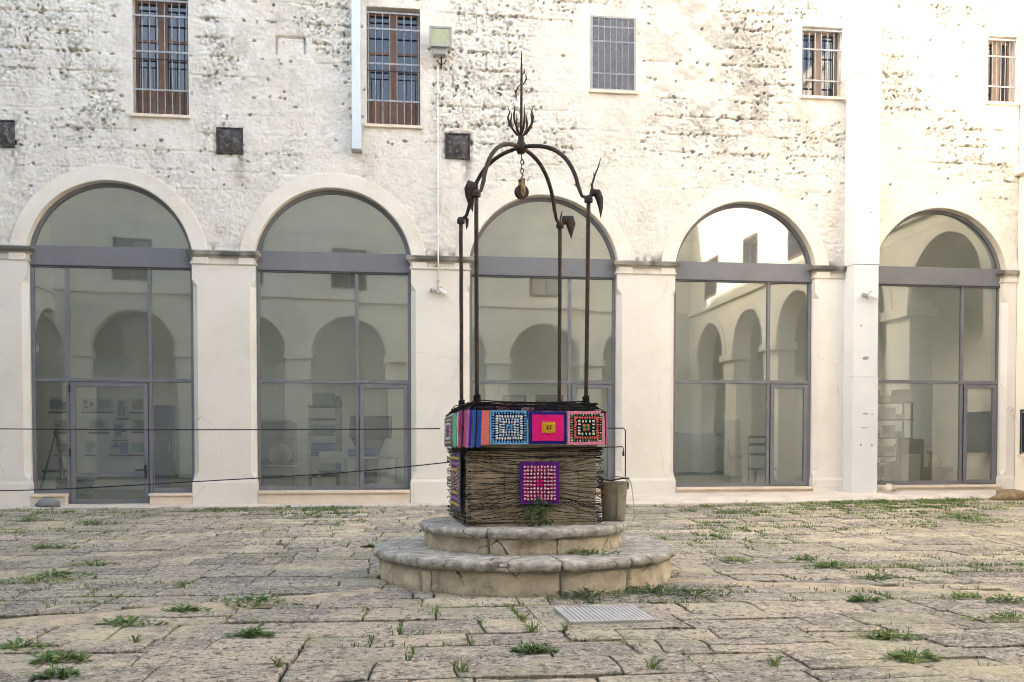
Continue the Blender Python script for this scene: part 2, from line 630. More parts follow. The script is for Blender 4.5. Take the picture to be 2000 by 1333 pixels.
WELL = (0.075, 7.73)
WROT = R(11)
GRATE = [(0.25, 6.01), (0.76, 6.09), (0.906, 5.59), (0.384, 5.50)]
STRIPS = [[(-9.0, 2.3, 0.24), (-6.0, 4.0, 0.22), (-3.1, 5.58, 0.19), (-1.6, 6.42, 0.16), (-1.0, 6.85, 0.15)],
          [(1.15, 7.38, 0.14), (2.1, 7.12, 0.17), (3.7, 6.65, 0.14), (6.5, 5.6, 0.14), (9.5, 4.5, 0.15)]]


def in_poly(p, poly):
    ins = False
    for i in range(len(poly)):
        a, b = poly[i], poly[i - 1]
        if (a[1] > p[1]) != (b[1] > p[1]) and p[0] < (b[0] - a[0]) * (p[1] - a[1]) / (b[1] - a[1]) + a[0]:
            ins = not ins
    return ins


def strip_dist(x, y):
    best = 9
    for s in STRIPS:
        for (ax, ay, aw), (bx, by, bw) in zip(s, s[1:]):
            dx, dy = bx - ax, by - ay
            t = max(0, min(1, ((x - ax) * dx + (y - ay) * dy) / (dx * dx + dy * dy)))
            d = math.hypot(x - ax - t * dx, y - ay - t * dy) - (aw + (bw - aw) * t)
            best = min(best, d)
    return best


root_pave = empty('courtyard_paving')
tag(root_pave, kind='structure')
PHI = R(5.5)
cp, sp_ = math.cos(PHI), math.sin(PHI)
rs = random.Random(11)
stones = []
joints = []
v = 1.2
while v < 17.2:
    dv = rs.uniform(0.27, 0.46)
    u = -15.0 + rs.uniform(0, 0.6)
    skew = rs.uniform(-0.03, 0.03)
    while u < 15:
        du = rs.choice((rs.uniform(0.28, 0.55), rs.uniform(0.45, 0.85)))
        cells = [(u, u + du, v, v + dv)]
        if rs.random() < 0.16:
            h = dv * rs.uniform(0.4, 0.6)
            cells = [(u, u + du, v, v + h), (u, u + du, v + h, v + dv)]
        elif rs.random() < 0.08:
            w = du * rs.uniform(0.35, 0.65)
            cells = [(u, u + w, v, v + dv), (u + w, u + du, v, v + dv)]
        for (a, b, c, d) in cells:
            stones.append((a, b, c, d, skew))
        u += du
    v += dv


def facade_off(x, y):      # metres in front of the glazed facade
    return (x * math.sin(YAW) - (y - 16) * math.cos(YAW))


PAVE = [(-14, .50, .07, .10), (-1.2, .42, .07, .095), (0.9, .55, .08, .13), (2.0, 1.15, .125, .245), (6, 1.15, .16, .26), (12, 1.15, .22, .275)]


def pave_at(u):
    for a, b in zip(PAVE, PAVE[1:]):
        if u <= b[0]:
            t = max(0, (u - a[0]) / (b[0] - a[0]))
            return [a[i] + (b[i] - a[i]) * t for i in (1, 2, 3)]
    return list(PAVE[-1][1:])


def stone_mesh(st):
    a, b, c, d, skew = st
    g = rs.uniform(0.003, 0.009)
    per = []
    nx = 4
    ny = 3
    for i in range(nx):
        per.append((a + g + (b - a - 2 * g) * i / nx, c + g))
    for i in range(ny):
        per.append((b - g, c + g + (d - c - 2 * g) * i / ny))
    for i in range(nx):
        per.append((b - g - (b - a - 2 * g) * i / nx, d - g))
    for i in range(ny):
        per.append((a + g, d - g - (d - c - 2 * g) * i / ny))
    out = []
    for k, (x, y) in enumerate(per):
        corner = k in (0, nx, nx + ny, 2 * nx + ny)
        jx = 0.020 * (n1(x, y, 0.23, 3) - 0.5) * 2
        jy = 0.022 * (n1(x, y, 0.31, 4) - 0.5) * 2
        xx, yy = x + jx + skew * (y - c), y + jy + 0.05 * (n1(x, y * 0.2, 2.3, 9) - 0.5)
        if corner:
            xx += (0.5 * (a + b) - xx) * 0.012
            yy += (0.5 * (c + d) - yy) * 0.018
        out.append((xx * cp - yy * sp_, xx * sp_ + yy * cp))
    cx = sum(p[0] for p in out) / len(out)
    cy = sum(p[1] for p in out) / len(out)
    h = rs.uniform(-0.006, 0.006)
    tx, ty = rs.uniform(-0.010, 0.010), rs.uniform(-0.012, 0.012)

    def top(x, y, e=0.0):
        return float(gz(x, y)) + h + tx * (x - cx) + ty * (y - cy) + e
    n = len(out)
    vv = []
    for (x, y) in out:
        vv.append((x, y, float(gz(x, y)) - 0.06))
    for (x, y) in out:
        vv.append((x, y, top(x, y, -0.005 + rs.uniform(-.003, .003))))
    for (x, y) in out:
        k = 0.008 + rs.uniform(0, 0.012)
        L = max(0.05, math.hypot(x - cx, y - cy))
        vv.append((x + (cx - x) * k / L, y + (cy - y) * k / L, top(x, y, rs.uniform(-.003, .002))))
    vv.append((cx, cy, top(cx, cy, 0.004)))
    ff = []
    for i in range(n):
        j = (i + 1) % n
        ff.append((i, j, n + j, n + i))
        ff.append((n + i, n + j, 2 * n + j, 2 * n + i))
        ff.append((2 * n + i, 2 * n + j, 3 * n))
    return vv, ff, (cx, cy), out


kept = []
for st in stones:
    a, b, c, d, skew = st
    x, y = 0.5 * (a + b), 0.5 * (c + d)
    wx, wy = x * cp - y * sp_, x * sp_ + y * cp
    if wy < -1.2 or math.hypot(wx - WELL[0], wy - WELL[1]) < 0.95:
        continue
    uu = wx * math.cos(YAW) + (wy - 16) * math.sin(YAW)
    off = facade_off(wx, wy)
    if off < pave_at(uu)[0] - 0.1:
        continue
    if strip_dist(wx, wy) < -0.02:
        continue
    if in_poly((wx, wy), GRATE):
        continue
    # size in the picture
    if wy > 3.2:
        px = 1000 + 1800 * wx / wy
        py = 870 + 1800 * 1.08 / wy
        seen = -60 < px < 2060 and py < 1400 and not (735 < px < 1318 and 1000 < py < 1080) and off > 0
        ar = (b - a) * (d - c) * 1800 ** 2 * 1.08 / wy ** 3 if seen else 0
    else:
        ar = 0
    kept.append((ar, st))
kept.sort(key=lambda q: -q[0])
rest = MB()
jrng = random.Random(5)
for k, (ar, st) in enumerate(kept):
    vv, ff, cc, outl = stone_mesh(st)
    rnd = min(1, max(0, 0.5 * n1(cc[0], cc[1], 1.7, 21) + 0.7 * rs.random() - 0.10))
    if ar > 0:
        joints.append((outl, cc))
    if k < 300 and ar > 0:
        m_ = MB().add(vv, ff, rnd)
        o = m_.build('paving_stone', M['flag'], root_pave, rnd=True)
    else:
        rest.add(vv, ff, rnd)
o = rest.build('paving_stones_beyond', M['flag'], root_pave, rnd=True)
tag(o, kind='stuff')

# sandy cement trench repair on either side of the well
for si, s in enumerate(STRIPS):
    pts = []
    for (ax, ay, aw), (bx, by, bw) in zip(s, s[1:]):
        for k in range(16):
            t = k / 16
            pts.append((ax + (bx - ax) * t, ay + (by - ay) * t, aw + (bw - aw) * t))
    pts.append(s[-1])
    mb = MB()
    vv = []
    K = 5
    for i, (x, y, w) in enumerate(pts):
        q0 = pts[max(0, i - 1)]
        q1 = pts[min(len(pts) - 1, i + 1)]
        t = Vector((q1[0] - q0[0], q1[1] - q0[1], 0)).normalized()
        nrm = Vector((-t.y, t.x, 0))
        for k in range(K):
            f = -1 + 2 * k / (K - 1)
            ww = w * (1 + (1.1 * (n1(x * 2 + 7 * (f > 0), y, 0.35, 31 + si) - 0.5) + .5 * (n1(x * 2 + 7 * (f > 0), y, 0.12, 35 + si) - 0.5)) * abs(f))
            px, py = x + nrm.x * ww * f, y + nrm.y * ww * f
            z = float(gz(px, py)) + (-0.001 + 0.016 * n1(px, py, 0.12, 33) if abs(f) < 0.9 else -0.02)
            vv.append((px, py, z))
    ff = [(i * K + k, i * K + k + 1, (i + 1) * K + k + 1, (i + 1) * K + k) for i in range(len(pts) - 1) for k in range(K - 1)]
    o = mb.add(vv, ff).build('cement_strip', M['cement'], smooth=True)
    tag(o, kind='structure')

# ------------------------------------------------------------------ glazed facade
fac = empty('cloister_facade', (0, 16, 0), YAW)
tag(fac, 'whitewashed old cloister building with glazed arches and barred upper windows', 'building')
AC = [-6.64, -3.03, 0.565, 4.20, 7.90]
AR = 1.315
AO = 1.565
HW_ = 1.295
SPR = 4.09
CAPT = 4.31
ULEFT, URIGHT = -13.4, 9.42
GLEFT = -10.2
UTOP = 10.6
WIN = [(-6.26, -5.365, 6.50, 8.46), (-2.475, -1.565, 6.49, 8.47), (1.372, 2.178, 7.24, 8.525), (5.215, 5.985, 7.315, 8.565),
       (8.78, 9.36, 7.37, 8.585)]
VENTS = [(-8.28, 6.10), (-4.715, 6.125), (-0.94, 6.185)]


def grid_lines(lo, hi, step, extra):
    n = int(round((hi - lo) / step))
    g = list(np.linspace(lo, hi, n + 1))
    for e in extra:
        k = min(range(len(g)), key=lambda i: abs(g[i] - e))
        g[k] = e
    return np.array(sorted(g))


xs = grid_lines(GLEFT, URIGHT, 0.017, [w[0] for w in WIN] + [w[1] for w in WIN])
zs = grid_lines(SPR, 9.45, 0.017, [w[2] for w in WIN] + [w[3] for w in WIN])
NX, NZ = len(xs), len(zs)
X, Z = np.meshgrid(xs, zs)
# rough whitewashed ashlar: courses, joints, pits
course = 0.312
wob = 0.03 * (vnoise(X, Z, 0.9, 41) - 0.5)
ci = np.floor((Z + wob) / course)
cz = (Z + wob) / course - ci
dz = np.minimum(cz, 1 - cz) * course
rngw = np.random.RandomState(3)
boff = rngw.rand(200) * 2
blen = 0.5 + 0.25 * rngw.rand(200)
ck = ci.astype(int) % 200
bx = (X + 0.04 * (vnoise(X, Z, 0.5, 42) - 0.5) + boff[ck]) / blen[ck]
bf = bx - np.floor(bx)
dx = np.minimum(bf, 1 - bf) * blen[ck]
bid = (np.floor(bx).astype(int) * 37 + ck * 101) % 997
blk = rngw.rand(997)[bid]
E = np.clip(0.20 + 1.1 * sstep(0.35, 0.62, vnoise(X, Z, 1.25, 43) * 0.7 + vnoise(X, Z, 0.5, 44) * 0.3), 0, 1.2)
E *= 0.25 + 0.75 * sstep(5.75, 6.6, Z + 0.5 * (vnoise(X, Z, 0.8, 45) - 0.5))
for (a, b, c, d) in WIN:
    ddx = np.maximum(np.maximum(a - X, X - b), 0)
    ddz = np.maximum(np.maximum(c - 0.35 - Z, Z - d), 0)
    dist = np.sqrt(ddx ** 2 + ddz ** 2) + 0.12 * (vnoise(X, Z, 0.2, 46) - 0.5)
    E *= 0.12 + 0.88 * sstep(0.05, 0.32, dist)
rough = (vnoise(X, Z, 0.26, 47) - .5) * 0.010 + (vnoise(X, Z, 0.11, 48) - .5) * 0.014 + (vnoise(X, Z * 1.3, 0.055, 49) - .5) * 0.022 + (vnoise(X, Z, 0.026, 50) - .5) * 0.024
dep = (0.30 + 0.70 * E) * rough + 0.012 * (blk - 0.3) * E
sq_ = np.abs(vnoise(X, Z * .8, 0.085, 55) * .65 + vnoise(X, Z, 0.035, 56) * .35 - .5)
dep += np.clip(1 - sq_ / 0.022, 0, 1) * 0.035 * sstep(0.42, 0.62, vnoise(X, Z, 0.35, 57)) * (0.25 + 0.75 * np.clip(E, 0, 1))
jm = np.clip(1 - dz / 0.016, 0, 1) * sstep(0.30, 0.65, vnoise(X, Z, 0.22, 51))
jv = np.clip(1 - dx / 0.014, 0, 1) * sstep(0.45, 0.75, vnoise(X, Z, 0.2, 52)) * 0.7
dep += E * 0.05 * np.maximum(jm, jv)
NP = 4300
made = 0
while made < NP:
    pu = rngw.uniform(-9, 9.3)
    pz = rngw.uniform(5.2, 9.4)
    if rngw.rand() < 0.6:
        pz = round(pz / course) * course + rngw.normal(0, 0.02)
    made += 1
    i = int(np.clip(np.searchsorted(xs, pu), 4, NX - 5))
    j = int(np.clip(np.searchsorted(zs, pz), 4, NZ - 5))
    if rngw.rand() > E[j, i] ** 1.6 * 0.9 + 0.02:
        continue
    rx = rngw.uniform(0.008, 0.022) * (1.8 if rngw.rand() < 0.25 else 1)
    rz = rngw.uniform(0.008, 0.016)
    s = (slice(max(0, j - 4), j + 5), slice(max(0, i - 6), i + 7))
    q = ((X[s] - pu) / rx) ** 2 + ((Z[s] - pz) / rz) ** 2
    dep[s] += np.clip(1.5 - q, 0, 1) * rngw.uniform(0.08, 0.17)
# scored outline of a blocked hole
for (x0, x1, z0, z1) in ((-3.975, -3.955, 7.58, 7.87), (-3.975, -3.49, 7.865, 7.885), (-3.51, -3.49, 7.6, 7.87)):
    dep += 0.06 * ((X > x0) & (X < x1 + 0.012) & (Z > z0) & (Z < z1 + 0.012))
dep = np.clip(dep, -0.016, 0.18)
dirt = np.zeros_like(X)
for (cu, cz_) in VENTS:
    for (off, w, L, st) in ((0.16, 0.09, 0.75, 0.75), (-0.15, 0.06, 0.25, 0.4), (0.02, 0.2, 0.12, 0.3)):
        m_ = np.exp(-((X - cu - off - 0.03 * (vnoise(Z, X * 0, 0.12, 61) - .5)) / w) ** 2) * (Z < cz_ - 0.18) * np.clip(1 - (cz_ - 0.2 - Z) / L, 0, 1)
        dirt = np.maximum(dirt, st * m_ * sstep(0.25, 0.7, vnoise(X, Z * 0.4, 0.05, 62)))
    rim = np.maximum(np.abs(X - cu), np.abs(Z - cz_)) - 0.22
    dirt = np.maximum(dirt, 0.6 * np.clip(1 - rim / 0.07, 0, 1) * sstep(0.4, 0.65, vnoise(X, Z, 0.05, 63)))
mould = np.clip(1 - (Z - CAPT - 0.01) / 0.16, 0, 1) * sstep(0.38, 0.7, vnoise(X, Z * 0.6, 0.07, 64) * .6 + vnoise(X, Z, 0.3, 65) * .4)
dirt = np.maximum(dirt, 0.85 * mould)
gw = np.exp(-((X - 3.9) / 1.9) ** 2) * sstep(5.9, 6.8, Z) + .55 * np.exp(-((X - 7.6) / 1.0) ** 2) * sstep(6.2, 7.2, Z) + .4 * np.exp(-((X + 4.0) / 1.6) ** 2) * sstep(6.3, 7.2, Z)
dirt = np.maximum(dirt, gw * (.10 + .38 * sstep(0.40, 0.68, vnoise(X, Z * 1.6, 0.5, 70) * .5 + vnoise(X, Z * 1.3, 0.13, 69) * .5)))
dirt = np.maximum(dirt, 0.50 * sstep(0.58, 0.78, vnoise(X, Z * 1.5, 0.22, 66) * .45 + vnoise(X, Z, 0.04, 67) * .55) * np.clip(E + .1, 0, 1))
for (a, b, c, d) in WIN:
    m_ = np.exp(-((np.abs(X - (a + b) / 2) - (b - a) / 2 - 0.03) / 0.05) ** 2) * (Z < c) * np.clip(1 - (c - Z) / 0.5, 0, 1)
    dirt = np.maximum(dirt, 0.30 * m_ * sstep(0.3, 0.7, vnoise(X, Z * 0.3, 0.06, 68)))
verts = np.stack([X.ravel(), dep.ravel(), Z.ravel()], 1)
cxm = (xs[:-1] + xs[1:]) / 2
czm = (zs[:-1] + zs[1:]) / 2
CX, CZ = np.meshgrid(cxm, czm)
keep = np.ones_like(CX, bool)
for (a, b, c, d) in WIN:
    keep &= ~((CX > a) & (CX < b) & (CZ > c) & (CZ < d))
for c in AC:
    keep &= ~(np.hypot(CX - c, CZ - SPR) < 1.43)
J, I = np.nonzero(keep)
quads = np.stack([J * NX + I, J * NX + I + 1, (J + 1) * NX + I + 1, (J + 1) * NX + I], 1)
me = bpy.data.meshes.new('rough_wall')
me.vertices.add(len(verts))
me.vertices.foreach_set('co', verts.ravel())
me.loops.add(quads.size)
me.loops.foreach_set('vertex_index', quads.ravel())
me.polygons.add(len(quads))
me.polygons.foreach_set('loop_start', np.arange(0, quads.size, 4))
me.polygons.foreach_set('loop_total', np.full(len(quads), 4))
me.update()
me.validate()
at = me.attributes.new('dirt', 'FLOAT', 'POINT')
at.data.foreach_set('value', dirt.ravel().astype(np.float32))
link('rough_wall', me, M['wash'], fac, smooth=True)

# upper wall above the frame, roof slab, back of the building
mb = MB()
mb.box(ULEFT, URIGHT, 0.0, 0.4, 9.45, UTOP)
mb.box(ULEFT, GLEFT, 0.0, 0.4, SPR, 9.448)
mb.box(ULEFT, URIGHT, -0.25, 9.0, UTOP, UTOP + 0.2)
mb.build('upper_wall', M['wash'], fac)
mb = MB()
REAR = [(-12.6, -11.2), (-6.16, -5.13), (-1.56, -.47), (3.12, 4.13), (7.88, 8.80)]     # unseen rear openings, added to let sky light into the hall
ed = [ULEFT] + [e for w in REAR for e in w] + [URIGHT]
for a, b in zip(ed[0::2], ed[1::2]):
    mb.box(a, b, 4.8, 5.1, -0.1, UTOP)
for (a, b) in REAR:
    mb.box(a, b, 4.8, 5.1, -0.1, 0.9)
    mb.box(a, b, 4.8, 5.1, 5.2, UTOP)
mb.box(ULEFT - 0.3, ULEFT, 0.3, 5.1, -0.1, UTOP)
mb.box(URIGHT + 0.002, URIGHT + 0.3, 0.45, 5.1, -0.1, UTOP)
mb.box(ULEFT, URIGHT, 0.38, 4.8, 5.75, 5.95)
mb.build('interior_wall', M['inwall'], fac)
MB().box(ULEFT, URIGHT, 0.36, 4.8, -0.1, 0.12).build('interior_floor', M['infloor'], fac)
mb = MB()                      # thickness of the wall behind the rough face, above the arches
mb.box(ULEFT, URIGHT, 0.34, 0.40, 5.42, 6.2)
mb.box(ULEFT, URIGHT, 0.80, 0.84, 6.2, 9.45)
mb.build('inner_lining', M['black'], fac)

# arches
for k, c in enumerate(AC):
    N = 48
    prof = [(AO, 0.06), (AO, -0.020), (AO - 0.012, -0.026), (AR + 0.012, -0.026), (AR, -0.018), (AR, 0.36), (AR + 0.1, 0.38)]
    vv = []
    for i in range(N + 1):
        a = math.pi * i / N
        for (r, y) in prof:
            rr = r + (0.006 * (n1(i * 0.3 + k * 9, r * 5, 0.8, 71) - 0.5) if r > 1.3 else 0)
            x_ = min(max(c + rr * math.cos(a), -20), URIGHT - 0.004)
            vv.append((x_, y, SPR + rr * math.sin(a)))
    P_ = len(prof)
    ff = [(i * P_ + q, i * P_ + q + 1, (i + 1) * P_ + q + 1, (i + 1) * P_ + q) for i in range(N) for q in range(P_ - 1)]
    MB().add(vv, ff).build('archivolt', M['band'], fac, smooth=False)
    # spandrel lining behind the band so the hollow of the wall never shows
    vv = []
    for i in range(N + 1):
        a = math.pi * i / N
        for r in (AR + 0.05, 1.78):
            vv.append((min(c + r * math.cos(a), URIGHT - .004), 0.37, SPR + r * math.sin(a)))
    ff = [(2 * i, 2 * i + 1, 2 * i + 3, 2 * i + 2) for i in range(N)]
    MB().add(vv, ff).build('arch_lining', M['inwall'], fac)

# piers with stop chamfers, plinths and capitals
PIERS = [(ULEFT, AC[0] - HW_)] + [(AC[i] + HW_, AC[i + 1] - HW_) for i in range(4)] + [(AC[4] + HW_ - .03, URIGHT - 0.003)]
for k, (a, b) in enumerate(PIERS):
    uc = (a + b) / 2
    zb = pave_at(uc)[2] - 0.15
    zp = 0.445 + 0.005 * (k % 2)
    lv = []

    def ring(z, ch, grow=0.0, fr=0.0):
        a_, b_ = a - grow, b + grow
        if k == 5:
            b_ = b
        cl = ch if k > 0 else 0.0
        cr = ch if k < 5 else 0.0
        return [(a_, 0.36, z), (a_, cl - fr, z), (a_ + cl, -fr, z), (b_ - cr, -fr, z), (b_, cr - fr, z), (b_, 0.36, z)]
    e0 = 0.001
    rings = [ring(zp + 0.06, e0), ring(zp + 0.12, 0.05), ring(zp + 0.17, 0.085), ring(3.72, 0.085), ring(3.77, 0.05), ring(3.83, e0), ring(SPR, e0)]
    vv = [p for r in rings for p in r]
    ff = []
    for i in range(len(rings) - 1):
        for q in range(6):
            q2 = (q + 1) % 6
            ff.append((i * 6 + q, i * 6 + q2, (i + 1) * 6 + q2, (i + 1) * 6 + q))
    ff.append(tuple(range(6)))
    ff.append(tuple((len(rings) - 1) * 6 + q for q in range(6)))
    MB().add(vv, ff).build('pier', M['plaster'], fac, bevel=0.006)
    # plinth
    rings = [ring(zb, e0, .018, .02), ring(zp, e0, .018, .02), ring(zp + 0.058, e0, .002, .003)]
    vv = [p for r in rings for p in r]
    ff = [(i * 6 + q, i * 6 + (q + 1) % 6, (i + 1) * 6 + (q + 1) % 6, (i + 1) * 6 + q) for i in range(2) for q in range(6)]
    ff += [tuple(range(6)), tuple(12 + q for q in range(6))]
    MB().add(vv, ff).build('plinth', M['plaster'], fac, bevel=0.005)
    # capital: fillet, cavetto, slab
    prof = [(0.012, SPR - 0.012), (0.022, SPR + 0.0), (0.022, SPR + 0.03), (0.006, SPR + 0.034), (0.006, SPR + 0.085), (0.02, SPR + 0.10), (0.05, SPR + 0.125),
            (0.062, SPR + 0.14), (0.075, SPR + 0.145), (0.08, SPR + 0.195), (0.065, SPR + 0.215), (0.0, SPR + 0.225)]
    NSEG = 14
    vv = []
    dl = []
    for (g, z) in prof:
        a_, b_ = a - g, b + g
        if k == 5:
            b_ = b
        if k == 0:
            a_ = a
        row = [(a_, 0.36, z), (a_, 0.1, z)]
        for i in range(NSEG + 1):
            x_ = a_ + (b_ - a_) * i / NSEG
            w = 0.006 * (n1(x_, z * 3, 0.09, 81) - 0.5) if z > SPR + 0.12 else 0
            row.append((x_, -g - w, z + w))
        row += [(b_, 0.1, z), (b_, 0.36, z)]
        vv += row
        dl.append(0.0)
    W_ = NSEG + 5
    ff = [(i * W_ + q, i * W_ + q + 1, (i + 1) * W_ + q + 1, (i + 1) * W_ + q) for i in range(len(prof) - 1) for q in range(W_ - 1)]
    ff += [tuple(range(W_)), tuple((len(prof) - 1) * W_ + q for q in range(W_))]
    o = MB().add(vv, ff).build('capital', M['capstone'], fac)
    at = o.data.attributes.new('dirt', 'FLOAT', 'POINT')
    vals = []
    for p in vv:
        t = sstep(SPR + 0.06, SPR + 0.15, np.array([p[2]]))[0]
        vals.append(float(t * (0.45 + 0.7 * n1(p[0], p[2], 0.12, 83)) + 0.35 * max(0, n1(p[0] * 3, p[2] * .4, 0.25, 84) - 0.45)))
    at.data.foreach_set('value', vals)

# boxed pilaster, slightly leaning flashings and peeled patches
pl = MB()
pl.prism([(6.05, 0.10), (6.53, 0.10), (6.53, 2.30), (6.05, 2.30)], -0.35, 0.02)
pl.build('pilaster_base', M['pilaster'], fac, bevel=0.008)
MB().box(6.058, 6.522, -0.342, 0.02, 2.304, 4.28).build('pilaster_shaft', M['pilaster'], fac, bevel=0.008)
MB().box(6.05, 6.53, -0.35, 0.02, 4.284, 7.62).build('pilaster_shaft', M['pilaster'], fac, bevel=0.008)
MB().box(6.045, 6.535, -0.355, 0.02, 7.624, UTOP - 0.01).build('pilaster_shaft', M['duct'], fac, bevel=0.008)
rp = random.Random(4)
for (u_, z_, w_, h_) in ((6.30, 2.63, 0.14, 0.085), (6.30, 1.64, 0.12, 0.035), (6.42, 1.63, .07, .02), (6.28, 1.39, 0.15, 0.018), (6.21, 1.09, 0.04, 0.055), (6.42, 1.08, 0.05, 0.05),
                         (6.36, 5.2, .08, .03), (6.2, 3.2, .03, .05)):
    pts = []
    for i in range(11):
        a = 2 * math.pi * i / 11
        q = rp.uniform(0.65, 1.1)
        pts.append((u_ + w_ / 2 * q * math.cos(a), z_ + h_ / 2 * q * math.sin(a)))
    y_ = -0.352 if not 2.3 < z_ < 4.28 else -0.344
    MB().prism(pts, y_, y_ + 0.004).build('peeled_patch', M['peel'], fac)

# upper windows
M['wood_glare'] = mat('glare_paled_window_wood', (0.21, 0.145, 0.115), (0.26, 0.19, 0.155), 5, 0.6, 0.2, 60)  # veiling glare on the last two windows, put into a paler wood colour
M['batten'] = mat('screen_batten_metal', (0.26, 0.27, 0.29), (0.22, 0.225, 0.24), 6, .5)


def window(k, rect):
    u0, u1, z0, z1 = rect
    w = u1 - u0
    # reveal
    mb = MB()
    y0, y1 = -0.012, 0.30
    t = 0.02
    mb.box(u0 - 0.004, u0 + 0.006, y0 + .02, y1, z0, z1)
    mb.box(u1 - 0.006, u1 + 0.004, y0 + .02, y1, z0, z1)
    mb.box(u0, u1, y0 + .02, y1, z1 - 0.006, z1 + 0.004)
    wf = MB()
    fy0, fy1 = 0.20, 0.26
    fw = 0.055
    wf.box(u0 + .008, u0 + fw, fy0, fy1, z0 + .03, z1 - .01)
    wf.box(u1 - fw, u1 - .008, fy0, fy1, z0 + .03, z1 - .01)
    wf.box(u0 + fw, u1 - fw, fy0 + .002, fy1, z1 - .07, z1 - .01)
    um = (u0 + u1) / 2
    wf.box(um - 0.075, um + 0.075, fy0 - .012, fy1, z0 + .03, z1 - .068)
    wf.box(u0 + fw, u1 - fw, fy0 + .004, fy1, z0 + .03, z0 + (0.50 if k < 2 else 0.10))
    part = wf.build('window', M['wood_glare'] if k > 2 else M['wood'], fac, bevel=0.004)
    mb.build('reveal', M['plaster'], part)
    for s in (0, 1):
        a = u0 + fw if s == 0 else um + 0.075
        b = um - 0.075 if s == 0 else u1 - fw
        zz0 = z0 + (0.50 if k < 2 else 0.10)
        if k < 2:
            zm = z0 + 1.28
            for (za, zb_) in ((zz0, zm - .02), (zm + .02, z1 - .07)):
                MB().box(a, b, 0.228, 0.236, za, zb_).build('pane', M['winglass'], part)
            MB().box(a, b, fy0 + .006, fy1 - .004, zm - .02, zm + .02).build('glazing_bar', M['wood'], part)
        else:
            MB().box(a, b, 0.228, 0.236, zz0, z1 - .07).build('pane', M['winglass'], part)
    # sill slab
    MB().box(u0 - 0.03, u1 + 0.03, -0.055, 0.20, z0 - 0.045, z0 + 0.004).build('sill', M['sill'], part, bevel=0.005)
    # grille
    gy_ = 0.045
    nb = 8 if k < 2 else 7
    for i in range(nb):
        x_ = u0 + 0.035 + (w - 0.07) * i / (nb - 1)
        MB().tube([(x_, gy_, z0 + 0.01), (x_, gy_, z1 - 0.09)], 0.0075, 6).build('grille_bar', M['galv'], part)
    if k < 2:
        for i in range(6):
            x_ = u0 + 0.08 + (w - 0.16) * i / 5
            MB().tube([(x_, gy_ + .004, z0 + 0.01), (x_, gy_ + .004, z0 + .92)], 0.006, 5).build('grille_bar', M['iron'], part)
        MB().box(u0 + .01, u1 - .01, gy_ - .008, gy_ + .008, z0 + .915, z0 + .932).build('grille_crossbar', M['iron'], part)
    hs = [z0 + 0.42, z0 + 1.04, z0 + 1.62, z1 - 0.09] if k < 2 else [z0 + 0.30, z0 + 0.85, z1 - 0.06]
    for h in hs:
        MB().box(u0 + .004, u1 - .004, gy_ - .022, gy_ - .012, h - .014, h + .014).build('grille_crossbar', M['galv'], part)
    if k == 2:
        mb = MB()
        mb.box(u0 + .035, u1 - .035, -0.004, 0.0, z0 + .035, z1 - .035)
        mb.build('insect_screen', M['mesh'], part)
        mb = MB()
        mb.box(u0 + .004, u0 + .035, -0.015, 0.012, z0 + .004, z1 - .004)
        mb.box(u1 - .035, u1 - .004, -0.015, 0.012, z0 + .004, z1 - .004)
        mb.box(u0 + .035, u1 - .035, -0.015, 0.012, z0 + .004, z0 + .035)
        mb.box(u0 + .035, u1 - .035, -0.015, 0.012, z1 - .035, z1 - .004)
        mb.build('screen_frame', M['grey'], part)
        for i in range(6):
            x_ = u0 + .14 + (w - .28) * i / 5
            MB().box(x_ - .007, x_ + .007, -.0085, -.0043, z0 + .036, z1 - .036).build('screen_batten', M['batten'], part)
        for h in hs[:2] + [z0 + 1.1]:
            MB().box(u0 + .036, u1 - .036, -.009, -.0042, h - .013, h + .013).build('screen_batten', M['batten'], part)


for k, rct in enumerate(WIN):
    window(k, rct)

# glazing of the arches
GY0, GY1 = 0.135, 0.20


